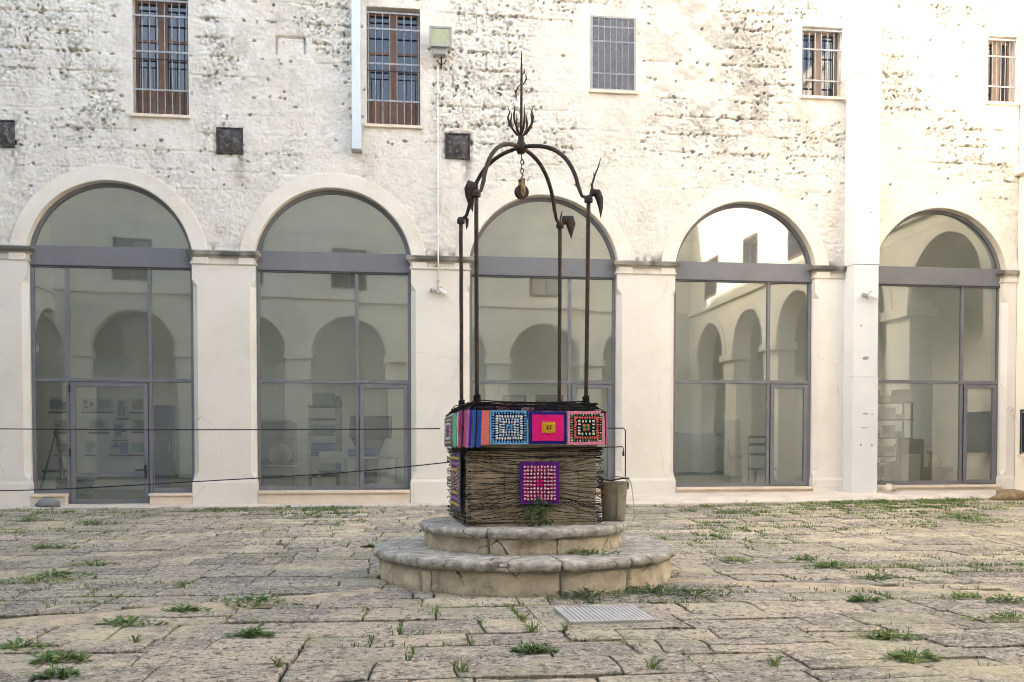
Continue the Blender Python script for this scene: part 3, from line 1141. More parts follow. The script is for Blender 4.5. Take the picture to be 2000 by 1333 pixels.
def glazing(k):
    c = AC[k]
    L, Rr = c - HW_ + .004, c + HW_ - .004
    zs_ = [0.285, 0.315, 0.32, 0.335, 0.35][k]
    ztr = [2.16, 2.165, 2.19, 2.22, 2.25][k]
    zl0, zl1 = SPR - 0.085, SPR + 0.265
    f = MB()
    jw = 0.05
    f.box(L, L + jw, GY0, GY1, zs_, zl0)
    f.box(Rr - jw, Rr, GY0, GY1, zs_, zl0)
    if k != 0:
        f.box(L + jw, Rr - jw, GY0, GY1, zs_, zs_ + 0.07)
    # arched head rail
    N = 40
    vv = []
    for i in range(N + 1):
        a = math.asin((zl1 - SPR) / AR) + (math.pi - 2 * math.asin((zl1 - SPR) / AR)) * i / N
        for (r, y) in ((AR - 0.06, GY0), (AR + 0.01, GY0), (AR + 0.01, GY1), (AR - 0.06, GY1)):
            vv.append((c + r * math.cos(a), y, SPR + r * math.sin(a)))
    ff = [(i * 4 + q, i * 4 + (q + 1) % 4, (i + 1) * 4 + (q + 1) % 4, (i + 1) * 4 + q) for i in range(N) for q in range(4)]
    ff += [(0, 1, 2, 3), (N * 4 + 3, N * 4 + 2, N * 4 + 1, N * 4)]
    f.add(vv, ff)
    part = f.build('arch_glazing', M['alu'], fac, bevel=0.003)
    # lintel panel
    hw = math.sqrt(AR ** 2 - (zl1 - SPR) ** 2)
    pts = [(L + .002, zl0), (Rr - .002, zl0)]
    for i in range(9):
        z = zl0 + (zl1 - zl0) * i / 8
        if z < SPR:
            continue
        pts.append((c + math.sqrt(AR ** 2 - (z - SPR) ** 2) - .004, z))
    lft = [(2 * c - x, z) for (x, z) in pts[2:]][::-1]
    MB().prism(pts + lft, GY0 - 0.015, GY1 - .002).build('lintel_panel', M['alu'], part, bevel=0.003)
    MB().box(L + .03, Rr - .03, GY0 - 0.024, GY0 - .012, zl0 + .012, zl0 + .03).build('drip_rail', M['alu_dark'], part)
    # transom and mullions
    mull = {0: [-7.37, -6.06], 1: [-2.655], 2: [1.04], 3: [4.69], 4: [8.44]}[k]
    MB().box(L + jw, Rr - jw, GY0 - .004, GY1 - .004, ztr - 0.030, ztr + 0.030).build('transom', M['alu'], part, bevel=0.003)
    for m_ in mull:
        MB().box(m_ - 0.028, m_ + 0.028, GY0 + .003, GY1 - .006, ztr + 0.030, zl0).build('mullion', M['alu'], part, bevel=0.003)
        MB().box(m_ - 0.028, m_ + 0.028, GY0 + .003, GY1 - .006, (0.11 if k == 0 else zs_ + .07), ztr - 0.030).build('mullion', M['alu'], part, bevel=0.003)
    rg = random.Random(100 + k)

    def pane(x0, x1, z0, z1, name='pane', par=part, y=0.168):
        ta, tb = rg.uniform(-1, 1) * 0.0016, rg.uniform(-1, 1) * 0.0016
        xm, zm = (x0 + x1) / 2, (z0 + z1) / 2
        vv = [(x, y + ta * (x - xm) + tb * (z - zm) + d, z) for d in (0, 0.008) for (x, z) in ((x0, z0), (x1, z0), (x1, z1), (x0, z1))]
        return MB().add(vv, [(0, 1, 2, 3)]).build(name, M['glass'], par, fix=False)
    edges = [L + jw - .01] + [e for m_ in mull for e in (m_ - .024, m_ + .024)] + [Rr - jw + .01]
    for i in range(0, len(edges), 2):
        pane(edges[i], edges[i + 1], ztr + .03, zl0 + .005)
    # lunette pane
    pts = []
    for i in range(31):
        a0 = math.asin((zl1 - SPR) / (AR - .055))
        a = a0 + (math.pi - 2 * a0) * i / 30
        pts.append((c + (AR - .055) * math.cos(a), 0.166, SPR + (AR - .055) * math.sin(a)))
    MB().add(pts, [tuple(range(31))]).build('lunette_pane', M['glass'], part, fix=False)
    # lower panes and door leaf
    if k == 0:
        dl, dr, db = mull[0] + .04, mull[1] - .04, 0.115
        pane(edges[0], edges[1], zs_ + .05, ztr - .03)
        pane(edges[4], edges[5], zs_ + .05, ztr - .03)
        MB().box(L + jw, mull[0] - .035, GY0, GY1, zs_, zs_ + .08).build('bottom_rail', M['alu'], part, bevel=.003)
        MB().box(mull[1] + .035, Rr - jw, GY0, GY1, zs_, zs_ + .08).build('bottom_rail', M['alu'], part, bevel=.003)
    else:
        dl, dr, db = mull[-1] + .04, Rr - jw - .005, zs_ + 0.02
        pane(edges[0], edges[1], zs_ + .06, ztr - .03)
    st = 0.07
    d_ = MB()
    dt = ztr - 0.042
    y0, y1 = GY0 - .012, GY1 - .012
    d_.box(dl, dl + st, y0, y1, db, dt)
    d_.box(dr - st, dr, y0, y1, db, dt)
    d_.box(dl + st, dr - st, y0, y1, dt - st, dt)
    d_.box(dl + st, dr - st, y0, y1, db, db + st)
    leaf = d_.build('door', M['alu'], part, bevel=.003)
    g = MB()
    for (a, b, e, h) in ((dl - .006, dl, db, dt), (dr, dr + .004, db, dt), (dl, dr, dt, dt + .005)):
        g.box(a, b, y0 + .004, y0 + .02, e, h)
    g.build('door_gasket', M['alu_dark'], part)
    pane(dl + st - .01, dr - st + .01, db + st - .01, dt - st + .01, 'door_pane', part, y=0.156)
    if k == 0:
        MB().box(dl + st, dr - st, y0 + .01, y1 - .004, 0.55, 0.62).build('door_rail', M['alu'], part, bevel=.003)
        hd = MB()
        hd.box(dr - .062, dr - .022, y0 - .012, y0 + .001, 0.52, 0.75)
        hd.tube([(dr - .042, y0 - .01, .67), (dr - .042, y0 - .055, .67), (dr - .06, y0 - .06, .67), (dr - .19, y0 - .06, .665)], 0.012, 8)
        hd.build('door_handle', M['alu_dark'], part)
        for h in (0.9, 1.95):
            MB().tube([(dl - .005, y0 - .012, h), (dl - .005, y0 - .012, h + .13)], .014, 8).build('hinge', M['alu_dark'], part)
    # sill stones
    zb = pave_at(c)[2] - 0.1
    if k == 0:
        for (a, b) in ((L + .02, mull[0] - .01), (mull[1] + .01, Rr - .02)):
            MB().box(a, b, -0.02, GY1, zb, zs_ - .05).build('sill_base', M['sill'], part, bevel=.006)
            MB().box(a - .01, b + .01, -0.05, GY1, zs_ - .048, zs_ - .002).build('sill', M['sill'], part, bevel=.006)
        MB().box(mull[0], mull[1], 0.0, GY1, zb, .108).build('threshold', M['paving_edge'], part, bevel=.006)
    else:
        MB().box(L + .022, Rr - .022, 0.0, GY1 + .02, zb, zs_ - .052).build('sill_base', M['sill'], part, bevel=.006)
        cuts = [L + .022, L + .45, L + 1.95, Rr - .022] if k < 3 else [L + .022, L + 1.4, Rr - .022]
        for a, b in zip(cuts, cuts[1:]):
            MB().box(a + .003, b - .003, -0.04, GY1, zs_ - .05, zs_ - .002).build('sill', M['sill'], part, bevel=.006)


for k in range(5):
    glazing(k)

# pavement along the facade
mb = MB()
us = list(np.linspace(-14, 12, 53))
vv = []
for u_ in us:
    F, zf, zb = pave_at(u_)
    w = 0.03 * (n1(u_, 0, 0.7, 91) - .5)
    vv += [(u_, -F - w, zf - 0.2), (u_, -F - w, zf - .012), (u_, -F - w + .015, zf), (u_, -F * .5, (zf + zb) / 2 + .004), (u_, 0.3, zb)]
ff = [(i * 5 + q, i * 5 + q + 1, (i + 1) * 5 + q + 1, (i + 1) * 5 + q) for i in range(len(us) - 1) for q in range(4)]
o = mb.add(vv, ff).build('pavement', M['paving_edge'])
o.matrix_world = fac.matrix_basis.copy()
o.location = (0, 16, 0)
o.rotation_euler = (0, 0, YAW)
tag(o, kind='structure')


def W(u_, off, z_):      # facade coordinates to the courtyard
    return Vector((u_ * math.cos(YAW) + off * math.sin(YAW), 16 + u_ * math.sin(YAW) - off * math.cos(YAW), z_))


def on_wall(name, u_, z_, off=0.0):
    return empty(name, W(u_, off, z_), YAW)


# ------------------------------------------------------------------ things on the wall
vl = ['blackened square vent hood on the wall beside the arch with the entrance door',
      'blackened square vent hood with pale rust, between the first two barred windows',
      'blackened square vent hood below the floodlight, next to the conduit']
VENTS[0] = (-8.30, 6.10)
for i, (u_, z_) in enumerate(VENTS):
    t = on_wall('vent_cover', u_, z_)
    tag(t, vl[i], 'vent', 'square vent hoods')
    h = 0.215
    fr = MB()
    fr.box(-h, h, -.03, .06, h - .02, h)
    fr.box(-h, h, -.03, .06, -h, -h + .02)
    fr.box(-h, -h + .02, -.0295, .06, -h + .02, h - .02)
    fr.box(h - .02, h, -.0295, .06, -h + .02, h - .02)
    fr.build('frame', M['vent'], t, bevel=.003)
    q = h - .02
    MB().add([(-q, -.012, -q), (q, -.012, -q), (q, -.012, q), (-q, -.012, q), (.01, -.075, .015)], [(0, 1, 4), (1, 2, 4), (2, 3, 4), (3, 0, 4)]).build('hood', M['vent'], t)

t = on_wall('box_duct', -2.635, 6.0)
tag(t, 'pale blue square duct ending above the arches, beside a barred window', 'duct')
MB().box(-.073, .073, -.20, -.02, 0.02, 4.4).build('channel', M['duct'], t, bevel=.005)
MB().box(-.085, .085, -.21, -.015, 0.0, .018).build('end_cap', M['grey'], t, bevel=.003)
mb = MB()
for z_ in (0.6, 2.1):
    mb.box(-.12, .12, -.018, .01, z_, z_ + .04)
mb.build('wall_bracket', M['grey'], t)

t = on_wall('floodlight', -1.235, 7.72)
tag(t, 'grey rectangular floodlight with yellowish lens mounted beside a barred window', 'floodlight')
bd = MB()
bd.prism([(-.30, 0.02), (-.30, .31), (-.10, .33), (-.08, .06)], -.165, .165, axis='x')
bd.build('body', M['grey'], t, bevel=.01)
fr = MB()
for (a, b, c_, d_) in ((-.185, .185, .30, .335), (-.185, .185, .0, .035), (-.185, -.15, .035, .30), (.15, .185, .035, .30)):
    fr.box(a, b, -.325, -.295, c_, d_)
fr.build('bezel', M['grey'], t, bevel=.004)
MB().box(-.15, .15, -.312, -.302, .035, .30).build('lens', M['lens'], t)
MB().prism([(-.12, -.10), (-.12, .012), (.12, .012), (.09, -.10)], -.27, -.10).build('ballast_box', M['grey'], t, bevel=.006)
yk = MB().tube([(0.02, .03, -.22), (0.02, -.06, -.20), (.02, -.13, -.16), (.02, -.15, -.10)], .014, 8)
yk.tube([(-.06, -.11, -.14), (0.0, -.10, -.21), (.07, -.10, -.19), (.10, -.11, -.13)], .010, 8)
yk.build('bracket', M['iron'], t)

t = on_wall('conduit', -1.275, 3.75)
tag(t, 'thin white conduit running down the wall from the floodlight', 'conduit')
MB().tube([(0, -.03, 0.02), (0, -.035, .32), (0, -.105, .38), (0, -.105, .60), (0, -.035, .68), (0, -.03, 3.76)], .012, 8).build('pipe', M['white'], t, smooth=True)
mb = MB()
for z_ in (0.15, 0.9, 1.7, 2.5, 3.3):
    mb.box(-.028, .028, -.046, .01, z_, z_ + .022)
mb.build('clip', M['white'], t)


def spot(u_, z_, off, label):
    t = on_wall('wall_spotlight', u_, z_, off)
    tag(t, label, 'spotlight')
    MB().lathe([(0.0, 0.0), (.045, 0.0), (.05, .02), (.04, .04), (0.0, .045)], 16).build('base', M['white'], t)
    for c_ in t.children:
        c_.rotation_euler = (R(90), 0, 0)
    for s in (-1, 1):
        a = Vector((s * .025, -.05, .0))
        d = Vector((s * .075, -.03, -.03 - .02 * s))
        MB().tube([a, a + d * .3, a + d * .35, a + d * 1.3, a + d * 1.45], [.012, .014, .030, .042, .03], 12).build('lamp_head', M['white'] if s > 0 else M['grey'], t)
    MB().tube([(0, -.03, -.01), (0, -.06, .03), (.03, -.06, .06), (.07, -.04, .05)], .008, 6).build('arm', M['grey'], t)


spot(-1.275, 3.72, 0.012, 'small white twin spotlight at the lower end of the conduit')
spot(6.30, 3.74, 0.36, 'small white twin spotlight fixed to the boxed pilaster')

# ------------------------------------------------------------------ surrounding wings (seen in the glass, shaping the light)
def arcade(name, label, loc, rz, x0, x1, H, bays, r, spr, material, depth=3.2, wins=True, thick=0.55):
    root = empty(name, loc, rz)
    tag(root, label, 'building')
    mb = MB()
    bays = sorted(bays)
    edges = [x0] + [(a + b) / 2 for a, b in zip(bays, bays[1:])] + [x1]
    N = 28
    for i, c in enumerate(bays):
        a, b = edges[i], edges[i + 1]
        for yy in (0, thick):
            vv = [(a, yy, -.1), (c - r, yy, -.1), (c - r, yy, spr), (a, yy, spr), (c + r, yy, -.1), (b, yy, -.1), (b, yy, spr), (c + r, yy, spr),
                  (a, yy, H), (c - r, yy, H), (c + r, yy, H), (b, yy, H)]
            mb.add(vv, [(0, 1, 2, 3), (4, 5, 6, 7), (3, 2, 9, 8), (7, 6, 11, 10)])
            vv = []
            for q in range(N + 1):
                an = math.pi - math.pi * q / N
                vv += [(c + r * math.cos(an), yy, spr + r * math.sin(an)), (c + r * math.cos(an), yy, H)]
            mb.add(vv, [(2 * q, 2 * q + 2, 2 * q + 3, 2 * q + 1) for q in range(N)])
        vv = []
        for (x, z) in [(c - r, -.1), (c - r, spr)] + [(c + r * math.cos(math.pi - math.pi * q / N), spr + r * math.sin(math.pi * q / N)) for q in range(1, N)] + [(c + r, spr), (c + r, -.1)]:
            vv += [(x, 0, z), (x, thick, z)]
        mb.add(vv, [(2 * q, 2 * q + 1, 2 * q + 3, 2 * q + 2) for q in range(len(vv) // 2 - 1)])
    mb.box(x0, x1, -.12, depth + .3, H + .003, H + .25)
    mb.box(x0, x1, -.10, -.003, spr + r + .55, spr + r + .68)
    mb.build('arcade_wall', material, root)
    sh = MB()
    sh.box(x0, x1, depth, depth + .3, -.1, H)
    sh.box(x0, x1, thick + .004, depth - .004, spr + r + .35, spr + r + .55)
    sh.box(x0 - .3, x0 - .003, 0.02, depth + .3, -.1, H)
    sh.box(x1 + .003, x1 + .3, 0.02, depth + .3, -.1, H)
    sh.build('gallery_shell', M['inwall'], root)
    for c in bays:
        vv = []
        for q in range(N + 1):
            an = math.pi * q / N
            for rr, y in ((r + .32, -.004), (r + .32, -.05), (r + .03, -.05), (r + .03, -.004)):
                vv.append((c + rr * math.cos(an), y, spr + rr * math.sin(an)))
        MB().add(vv, [(q * 4 + j, q * 4 + j + 1, q * 4 + j + 5, q * 4 + j + 4) for q in range(N) for j in range(3)]).build('archivolt', material, root)
    for e in edges[1:-1]:
        w = (edges[2] - edges[1]) / 2 - r if len(edges) > 3 else .4
        MB().box(e - w - .08, e + w + .08, -.12, thick + .05, spr - .22, spr - .004).build('capital', material, root)
    if wins and H > spr + r + 2.4:
        for c in bays:
            p = MB().box(c - .62, c + .62, -.02, .02, spr + r + .98, spr + r + 2.4).build('window', M['wood'], root)
            MB().box(c - .52, c - .03, -.028, -.022, spr + r + 1.06, spr + r + 2.3).build('pane', M['winglass'], p)
            MB().box(c + .03, c + .52, -.028, -.022, spr + r + 1.06, spr + r + 2.3).build('pane', M['winglass'], p)
    return root


# opposite wing, facing the glazed arches
arcade('arcaded_wing', 'pale arcaded wing of the courtyard facing the glazed arches, reflected in their panes', (0, -1.5, 0), math.pi, -12.2, 18.0, 10.3,
       [-9.25, -5.65, -2.05, 1.55, 5.15, 8.75, 12.35, 15.95], 1.35, 4.3, M['wing'])
# right wing, perpendicular to the facade, catching the evening sun
o_r = W(URIGHT + 0.005, 0.0, 0)
RWB = [1.95 + 3.62 * i for i in range(5)]
arcade('sunlit_wing', 'old plastered wing meeting the glazed facade at its corner, its upper part in sunlight', (o_r.x, o_r.y, 0), YAW - math.pi / 2, 0.0, 19.8, 11.2,
       RWB, 1.3, 4.2, M['wing'])
# left wing, tall, keeping the yard in shade
o_l = W(ULEFT + 0.1, 17.8, 0)
arcade('tall_church_wing', 'tall plain church flank closing the courtyard and keeping it in shade', (o_l.x, o_l.y, 0), YAW + math.pi / 2, 0.0, 17.8, 15.2,
       [2.2 + 3.6 * i for i in range(4)], 1.3, 4.2, M['wing'], depth=8, wins=False)
# notice case on the corner of the right wing
t = empty('notice_case', W(URIGHT - .004, 0.30, 0.90), YAW - math.pi / 2)
tag(t, 'dark framed notice case with pale ledge on the wing wall beside the last arch', 'notice case')
MB().box(0.0, .66, -.09, -.002, 0.02, .80).build('case', M['grey'], t, bevel=.005)
MB().box(0.03, .63, -.096, -.091, .05, .77).build('pane', M['winglass'], t)
MB().box(-.03, .70, -.14, -.002, -.05, .016).build('ledge', M['sill'], t, bevel=.005)
fm = MB()
for (a, b, c_, d_) in ((-.015, .675, .80, .83), (-.015, .012, .018, .798), (.648, .675, .018, .798)):
    fm.box(a, b, -.104, -.002, c_, d_)
fm.build('frame', M['alu_dark'], t)

# ------------------------------------------------------------------ inside the rooms
def indoor(name, u_, y_, z_=0.12, rz=0.0):
    return empty(name, W(u_, -y_, z_), YAW + rz)


# pictures on the back wall behind the entrance arch
pics = [(-9.32, 1.80, .50, .30), (-8.66, 1.80, .30, .28), (-8.34, 1.80, .32, .28), (-7.94, 1.66, .24, .40), (-7.66, 1.80, .36, .28),
        (-8.52, 1.36, .40, .28), (-8.03, 1.20, .29, .42), (-7.64, 1.37, .36, .26), (-9.24, 1.36, .42, .26), (-8.60, .88, .22, .30), (-8.10, .88, .42, .28), (-7.66, .88, .36, .28), (-9.22, .88, .34, .30)]
rq = random.Random(9)
words = ['blue and grey', 'dark grey', 'pale green', 'violet', 'brown and white', 'black and white', 'deep blue', 'faded green', 'silver grey', 'ochre', 'striped blue', 'teal', 'dusky purple']
pcols = [(.20, .22, .36), (.10, .10, .11), (.34, .42, .33), (.22, .17, .32), (.40, .33, .26), (.3, .3, .3), (.07, .07, .24), (.25, .32, .24), (.42, .42, .44), (.42, .34, .15), (.12, .13, .34), (.10, .32, .34), (.18, .12, .26)]
for i, (u_, z_, w_, h_) in enumerate(pics):
    t = indoor('picture', u_, 4.79, z_)
    tag(t, '%s picture hung on the white wall inside the entrance arch' % words[i], 'picture', 'pictures inside the entrance arch')
    MB().box(0, w_, -.012, .0, 0, h_).build('sheet', paint((.62, .62, .58)), t)
    mb = MB()
    for q in range(4):
        a, b = sorted((rq.uniform(.02, w_ - .02), rq.uniform(.02, w_ - .02)))
        c_, d_ = sorted((rq.uniform(.02, h_ - .02), rq.uniform(.02, h_ - .02)))
        mb.box(a, max(b, a + .06), -.0145 - .001 * q, -.012, c_, max(d_, c_ + .05))
    mb.build('image', paint(pcols[i]), t)
    MB().box(-.01, w_ + .01, -.03, -.002, -.035, -.004).build('ledge', paint((.05, .05, .06)), t)

t = indoor('cabinet', -7.06, 4.6, .12)
tag(t, 'tall dark violet cabinet against the wall inside the entrance arch', 'cabinet')
MB().box(0, .36, -.3, 0, 0, 1.8).build('carcass', paint((.10, .09, .15)), t, bevel=.006)
MB().box(.02, .34, -.316, -.302, .03, 1.77).build('door', paint((.13, .11, .19)), t, bevel=.004)
MB().box(.30, .32, -.335, -.316, .85, 1.0).build('handle', M['galv'], t)


def stack_of_boards(u_, y_, n, w_, label, col, z0=.12):
    t = indoor('board_stack', u_, y_, z0)
    tag(t, label, 'boards')
    rr = random.Random(int(u_ * 100))
    for i in range(n):
        a = rr.uniform(-.04, .04)
        MB().box(a, a + w_ + rr.uniform(-.05, .05), -.35, .0, i * .05, i * .05 + .042).build('board', paint(tuple(c_ * rr.uniform(.8, 1.2) for c_ in col)), t, bevel=.003)


stack_of_boards(-5.95, 1.3, 9, .6, 'low stack of olive boards behind the side pane right of the entrance door', (.20, .20, .10))
stack_of_boards(-7.95, 1.5, 8, .55, 'low stack of olive boards behind the side pane left of the entrance door', (.21, .21, .12))

t = indoor('tripod_easel', -8.35, 2.4, .12)
tag(t, 'dark easel standing on the floor inside the entrance arch', 'easel')
for a in ((-.25, -.2), (.25, -.2), (0, .3)):
    MB().tube([(a[0], a[1], 0), (0, 0, 1.25)], .018, 6).build('leg', paint((.06, .05, .04)), t)
MB().box(-.22, .22, -.13, -.10, .45, .50).build('tray', paint((.08, .06, .05)), t)

# workshop behind the second arch
t = indoor('shelf_unit', -3.69, 2.7, .12)
tag(t, 'dark shelf unit with folded blue cloth inside the second arch', 'shelf')
for (a, b) in ((0, 0), (.55, 0), (0, -.35), (.55, -.35)):
    MB().box(a, a + .03, b, b + .03, 0, 1.75).build('post', paint((.30, .29, .27)), t)
for z_ in (.35, .75, 1.15, 1.45, 1.70):
    MB().box(-.01, .59, -.36, .04, z_, z_ + .03).build('shelf', paint((.05, .06, .05)), t)
MB().box(.03, .55, -.34, .0, .785, 1.0).build('cloth_pile', paint((.08, .10, .32)), t, bevel=.03)
MB().box(.05, .50, -.33, .0, 1.185, 1.36).build('cloth_pile', paint((.26, .38, .33)), t, bevel=.03)
MB().box(.08, .50, -.32, .0, 1.735, 1.98).build('box', paint((.24, .32, .24)), t, bevel=.01)

t = indoor('display_pot', -3.1, 2.2, .12)
tag(t, 'tall brown stand topped by a dark vase inside the second arch', 'stand')
MB().box(-.06, .06, -.06, .06, 0, 1.66).build('post', paint((.18, .13, .10)), t, bevel=.01)
MB().lathe([(.0, 1.66), (.05, 1.665), (.08, 1.76), (.05, 1.86), (.06, 1.90), (.0, 1.90)], 16).build('vase', paint((.10, .06, .05)), t, smooth=True)

t = indoor('white_table', -2.9, 2.0, .12)
tag(t, 'white table with thin legs and blue cloths inside the second arch', 'table')
MB().box(-.1, .95, -.45, .3, .70, .74).build('tabletop', paint((.62, .62, .58)), t, bevel=.004)
for (a, b) in ((-.06, -.4), (.9, -.4), (-.06, .25), (.9, .25)):
    MB().tube([(a, b, 0), (a, b, .70)], .018, 6).build('leg', paint((.6, .6, .57)), t)
MB().box(.0, .55, -.35, .2, .742, .90).build('cloth', paint((.12, .15, .42)), t, bevel=.03)

t = indoor('storage_chest', -2.55, 2.6, .12)
tag(t, 'large dark storage chest on a tapered stone stand inside the second arch', 'chest')
MB().box(-.35, .47, -.3, .2, 1.10, 1.53).build('box', paint((.045, .045, .05)), t, bevel=.03)
MB().lathe([(0, 0), (.17, 0), (.16, .3), (.22, .8), (.34, 1.097), (0, 1.097)], 20).build('stand', paint((.22, .20, .17)), t, smooth=True)

t = indoor('cluttered_bench', -4.15, 2.5, .12)
tag(t, 'brown upholstered bench with heaped sacks inside the second arch', 'bench')
MB().box(-.55, .2, -.4, .3, 0, .55).build('seat', paint((.17, .14, .12)), t, bevel=.05)
MB().box(-.55, .2, .12, .3, .56, 1.45).build('backrest', paint((.16, .13, .13)), t, bevel=.06)
MB().ball((-.1, -.1, .78), .24, 12, .9).build('sack', paint((.30, .27, .22)), t, smooth=True)
MB().ball((-.38, -.05, .75), .2, 12, 1.0).build('sack', paint((.10, .16, .11)), t, smooth=True)

t = indoor('small_white_chair', -3.42, 1.35, .12)
tag(t, 'small white chair with black seat inside the second arch', 'chair')
for (a, b) in ((0, 0), (.4, 0), (0, .38), (.4, .38)):
    MB().tube([(a, b, 0), (a, b, .44 if b == 0 else .85)], .016, 6).build('leg', paint((.62, .62, .58)), t)
MB().box(-.02, .42, -.02, .40, .44, .48).build('seat', paint((.04, .04, .04)), t, bevel=.01)
MB().box(.01, .39, .37, .39, .62, .84).build('backrest', paint((.60, .60, .56)), t)

# behind the third arch: framed pictures
for i, (u_, w_, c_, lb) in enumerate(((0.25, .5, (.42, .40, .34), 'pale framed portrait leaning inside the arch behind the well'), (.95, .6, (.10, .09, .08), 'dark framed portrait leaning inside the arch behind the well'))):
    t = indoor('framed_portrait', u_, 3.6, 1.2)
    tag(t, lb, 'picture')
    MB().box(0, w_, -.03, 0, 0, .95).build('frame', paint((.20, .18, .15)), t, bevel=.005)
    MB().box(.05, w_ - .05, -.036, -.031, .05, .90).build('sheet', paint(c_), t)
    MB().ball((w_ / 2, -.03, .55), .11, 10, 1.2).build('face', paint((.34, .27, .21)), t, smooth=True)
    MB().box(.02, .05, 0.0, .04, -1.08, 0).build('leg', paint((.2, .18, .15)), t)
    MB().box(w_ - .05, w_ - .02, 0.0, .04, -1.08, 0).build('leg', paint((.2, .18, .15)), t)

# behind the fourth arch: draped work
t = indoor('draped_bench', 3.7, 2.2, .12)
tag(t, 'long bench draped in blue green cloth inside the fourth arch', 'bench')
vv = []
NN = 18
for i in range(NN + 1):
    for j in range(7):
        x_ = -.6 + 1.5 * i / NN
        zz = [0, .3, .6, .9, 1.15, 1.2, 1.2][j] + .08 * (n1(x_, j * .3, .3, 200) - .5)
        yy = [-.45, -.42, -.38, -.33, -.25, .05, .35][j] + .10 * (n1(x_ * 2, 0, .22, 201) - .5) * (1 if j < 5 else 0)
        vv.append((x_, yy, max(0, zz)))
MB().add(vv, [(i * 7 + j, (i + 1) * 7 + j, (i + 1) * 7 + j + 1, i * 7 + j + 1) for i in range(NN) for j in range(6)]).build('cloth', paint((.20, .27, .27)), t, smooth=True)
MB().box(-.55, .85, -.2, .4, 0, 1.08).build('seat', paint((.2, .19, .17)), t)
t = indoor('wooden_chair', 5.05, 1.6, .12)
tag(t, 'thin wooden chair seen through the door of the fourth arch', 'chair')
for (a, b) in ((0, 0), (.4, 0), (0, .38), (.4, .38)):
    MB().tube([(a, b, 0), (a, b, .46 if b == 0 else 1.15)], .018, 6).build('leg', paint((.20, .16, .11)), t)
MB().box(-.02, .42, -.02, .40, .46, .50).build('seat', paint((.32, .28, .2)), t, bevel=.01)
for z_ in (.75, .95, 1.1):
    MB().box(.0, .40, .37, .39, z_, z_ + .05).build('back_slat', paint((.20, .16, .11)), t)
t = indoor('leaning_panel', 4.35, 1.9, .12)
tag(t, 'tall grey panel leaning inside the fourth arch', 'panel')
o = MB().box(0, .55, 0, .03, 0, 1.5).build('sheet', paint((.34, .36, .36)), t, bevel=.004)
o.rotation_euler = (R(-8), 0, 0)
o = MB().box(-.02, .57, -.012, -.002, .7, .76).build('batten', paint((.22, .22, .22)), t, bevel=.004)
o.rotation_euler = (R(-8), 0, 0)

# behind the fifth arch
t = indoor('stone_planter', 8.66, 1.4, .12)
tag(t, 'round olive planter with wide rim inside the last arch', 'planter')
MB().lathe([(0, 0), (.20, 0), (.27, .42), (.37, .46), (.37, .52), (.30, .52), (.28, .44), (0, .44)], 28).build('pot', paint((.30, .31, .22)), t, smooth=True)
MB().lathe([(0, .45), (.29, .46), (0, .47)], 20).build('soil', M['soil'], t)
fig = empty('animal_figurine', W(8.68, -1.4, .60), YAW)
tag(fig, 'orange and white seated animal figurine on the planter inside the last arch', 'figurine')
mb = MB()
mb.ball((.03, 0, .13), .115, 14, 1.25)
mb.ball((-.02, 0, .24), .075, 12, 1.2)
mb.ball((-.06, 0, .35), .068, 12, 1.0)
mb.ball((-.12, 0, .335), .035, 10, .9)
mb.tube([(-.05, -.045, .20), (-.075, -.05, .02)], [.03, .022], 8)
mb.tube([(-.05, .045, .20), (-.075, .05, .02)], [.03, .022], 8)
mb.tube([(-.05, -.04, .38), (-.04, -.05, .46)], [.022, .004], 6)
mb.tube([(-.05, .04, .38), (-.04, .05, .46)], [.022, .004], 6)
mb.tube([(.12, 0, .05), (.17, .03, .12), (.16, .05, .22)], [.03, .025, .012], 8)
b_ = mb.build('body', mat('ginger_white_glaze', (.52, .22, .08), (.62, .55, .46), 7, .5), fig, smooth=True)
rm = b_.modifiers.new('remesh', 'REMESH')
rm.mode = 'VOXEL'
rm.voxel_size = .012
rm.use_smooth_shade = True
MB().ball((-.152, 0, .34), .012, 8).build('nose', paint((.05, .03, .03)), fig)
t = indoor('white_plinth_block', 8.05, 1.45, .12)
tag(t, 'narrow white plinth block inside the last arch', 'plinth')
mb = MB().box(0, .26, -.2, .06, 0.03, .78)
mb.build('shaft', paint((.56, .55, .50)), t, bevel=.008)
MB().box(-.03, .29, -.23, .09, 0, .029).build('foot', paint((.5, .49, .45)), t)
t = indoor('tall_shelf', 8.05, 3.2, .12)
tag(t, 'grey shelf stacked with papers inside the last arch', 'shelf')
for (a, b) in ((0, 0), (1.0, 0), (0, -.35), (1.0, -.35)):
    MB().box(a, a + .03, b, b + .03, 0, 1.9).build('post', paint((.25, .25, .24)), t)
rr = random.Random(3)
for z_ in (.3, .7, 1.1, 1.5, 1.87):
    MB().box(-.01, 1.04, -.36, .04, z_, z_ + .025).build('shelf', paint((.18, .18, .18)), t)
    x_ = .04
    while x_ < .85:
        w_ = rr.uniform(.08, .25)
        MB().box(x_, x_ + w_, -.33, .0, z_ + .028, z_ + rr.uniform(.1, .3)).build('paper_pile', paint((rr.uniform(.2, .5),) * 3), t)
        x_ += w_ + .02
t = indoor('dark_armchair', 9.35 - .55, 2.6, .12)
tag(t, 'dark teal armchair seen through the door of the last arch', 'chair')
MB().box(-.1, .5, -.3, .3, .12, .42).build('seat', paint((.16, .18, .18)), t, bevel=.05)
MB().box(-.1, .5, .15, .3, .43, 1.1).build('backrest', paint((.14, .16, .16)), t, bevel=.05)
MB().box(-.2, -.102, -.3, .3, .12, .62).build('armrest', paint((.15, .2, .2)), t, bevel=.03)
MB().box(-.05, .45, -.25, .25, 0.0, .118).build('base', paint((.06, .06, .06)), t)

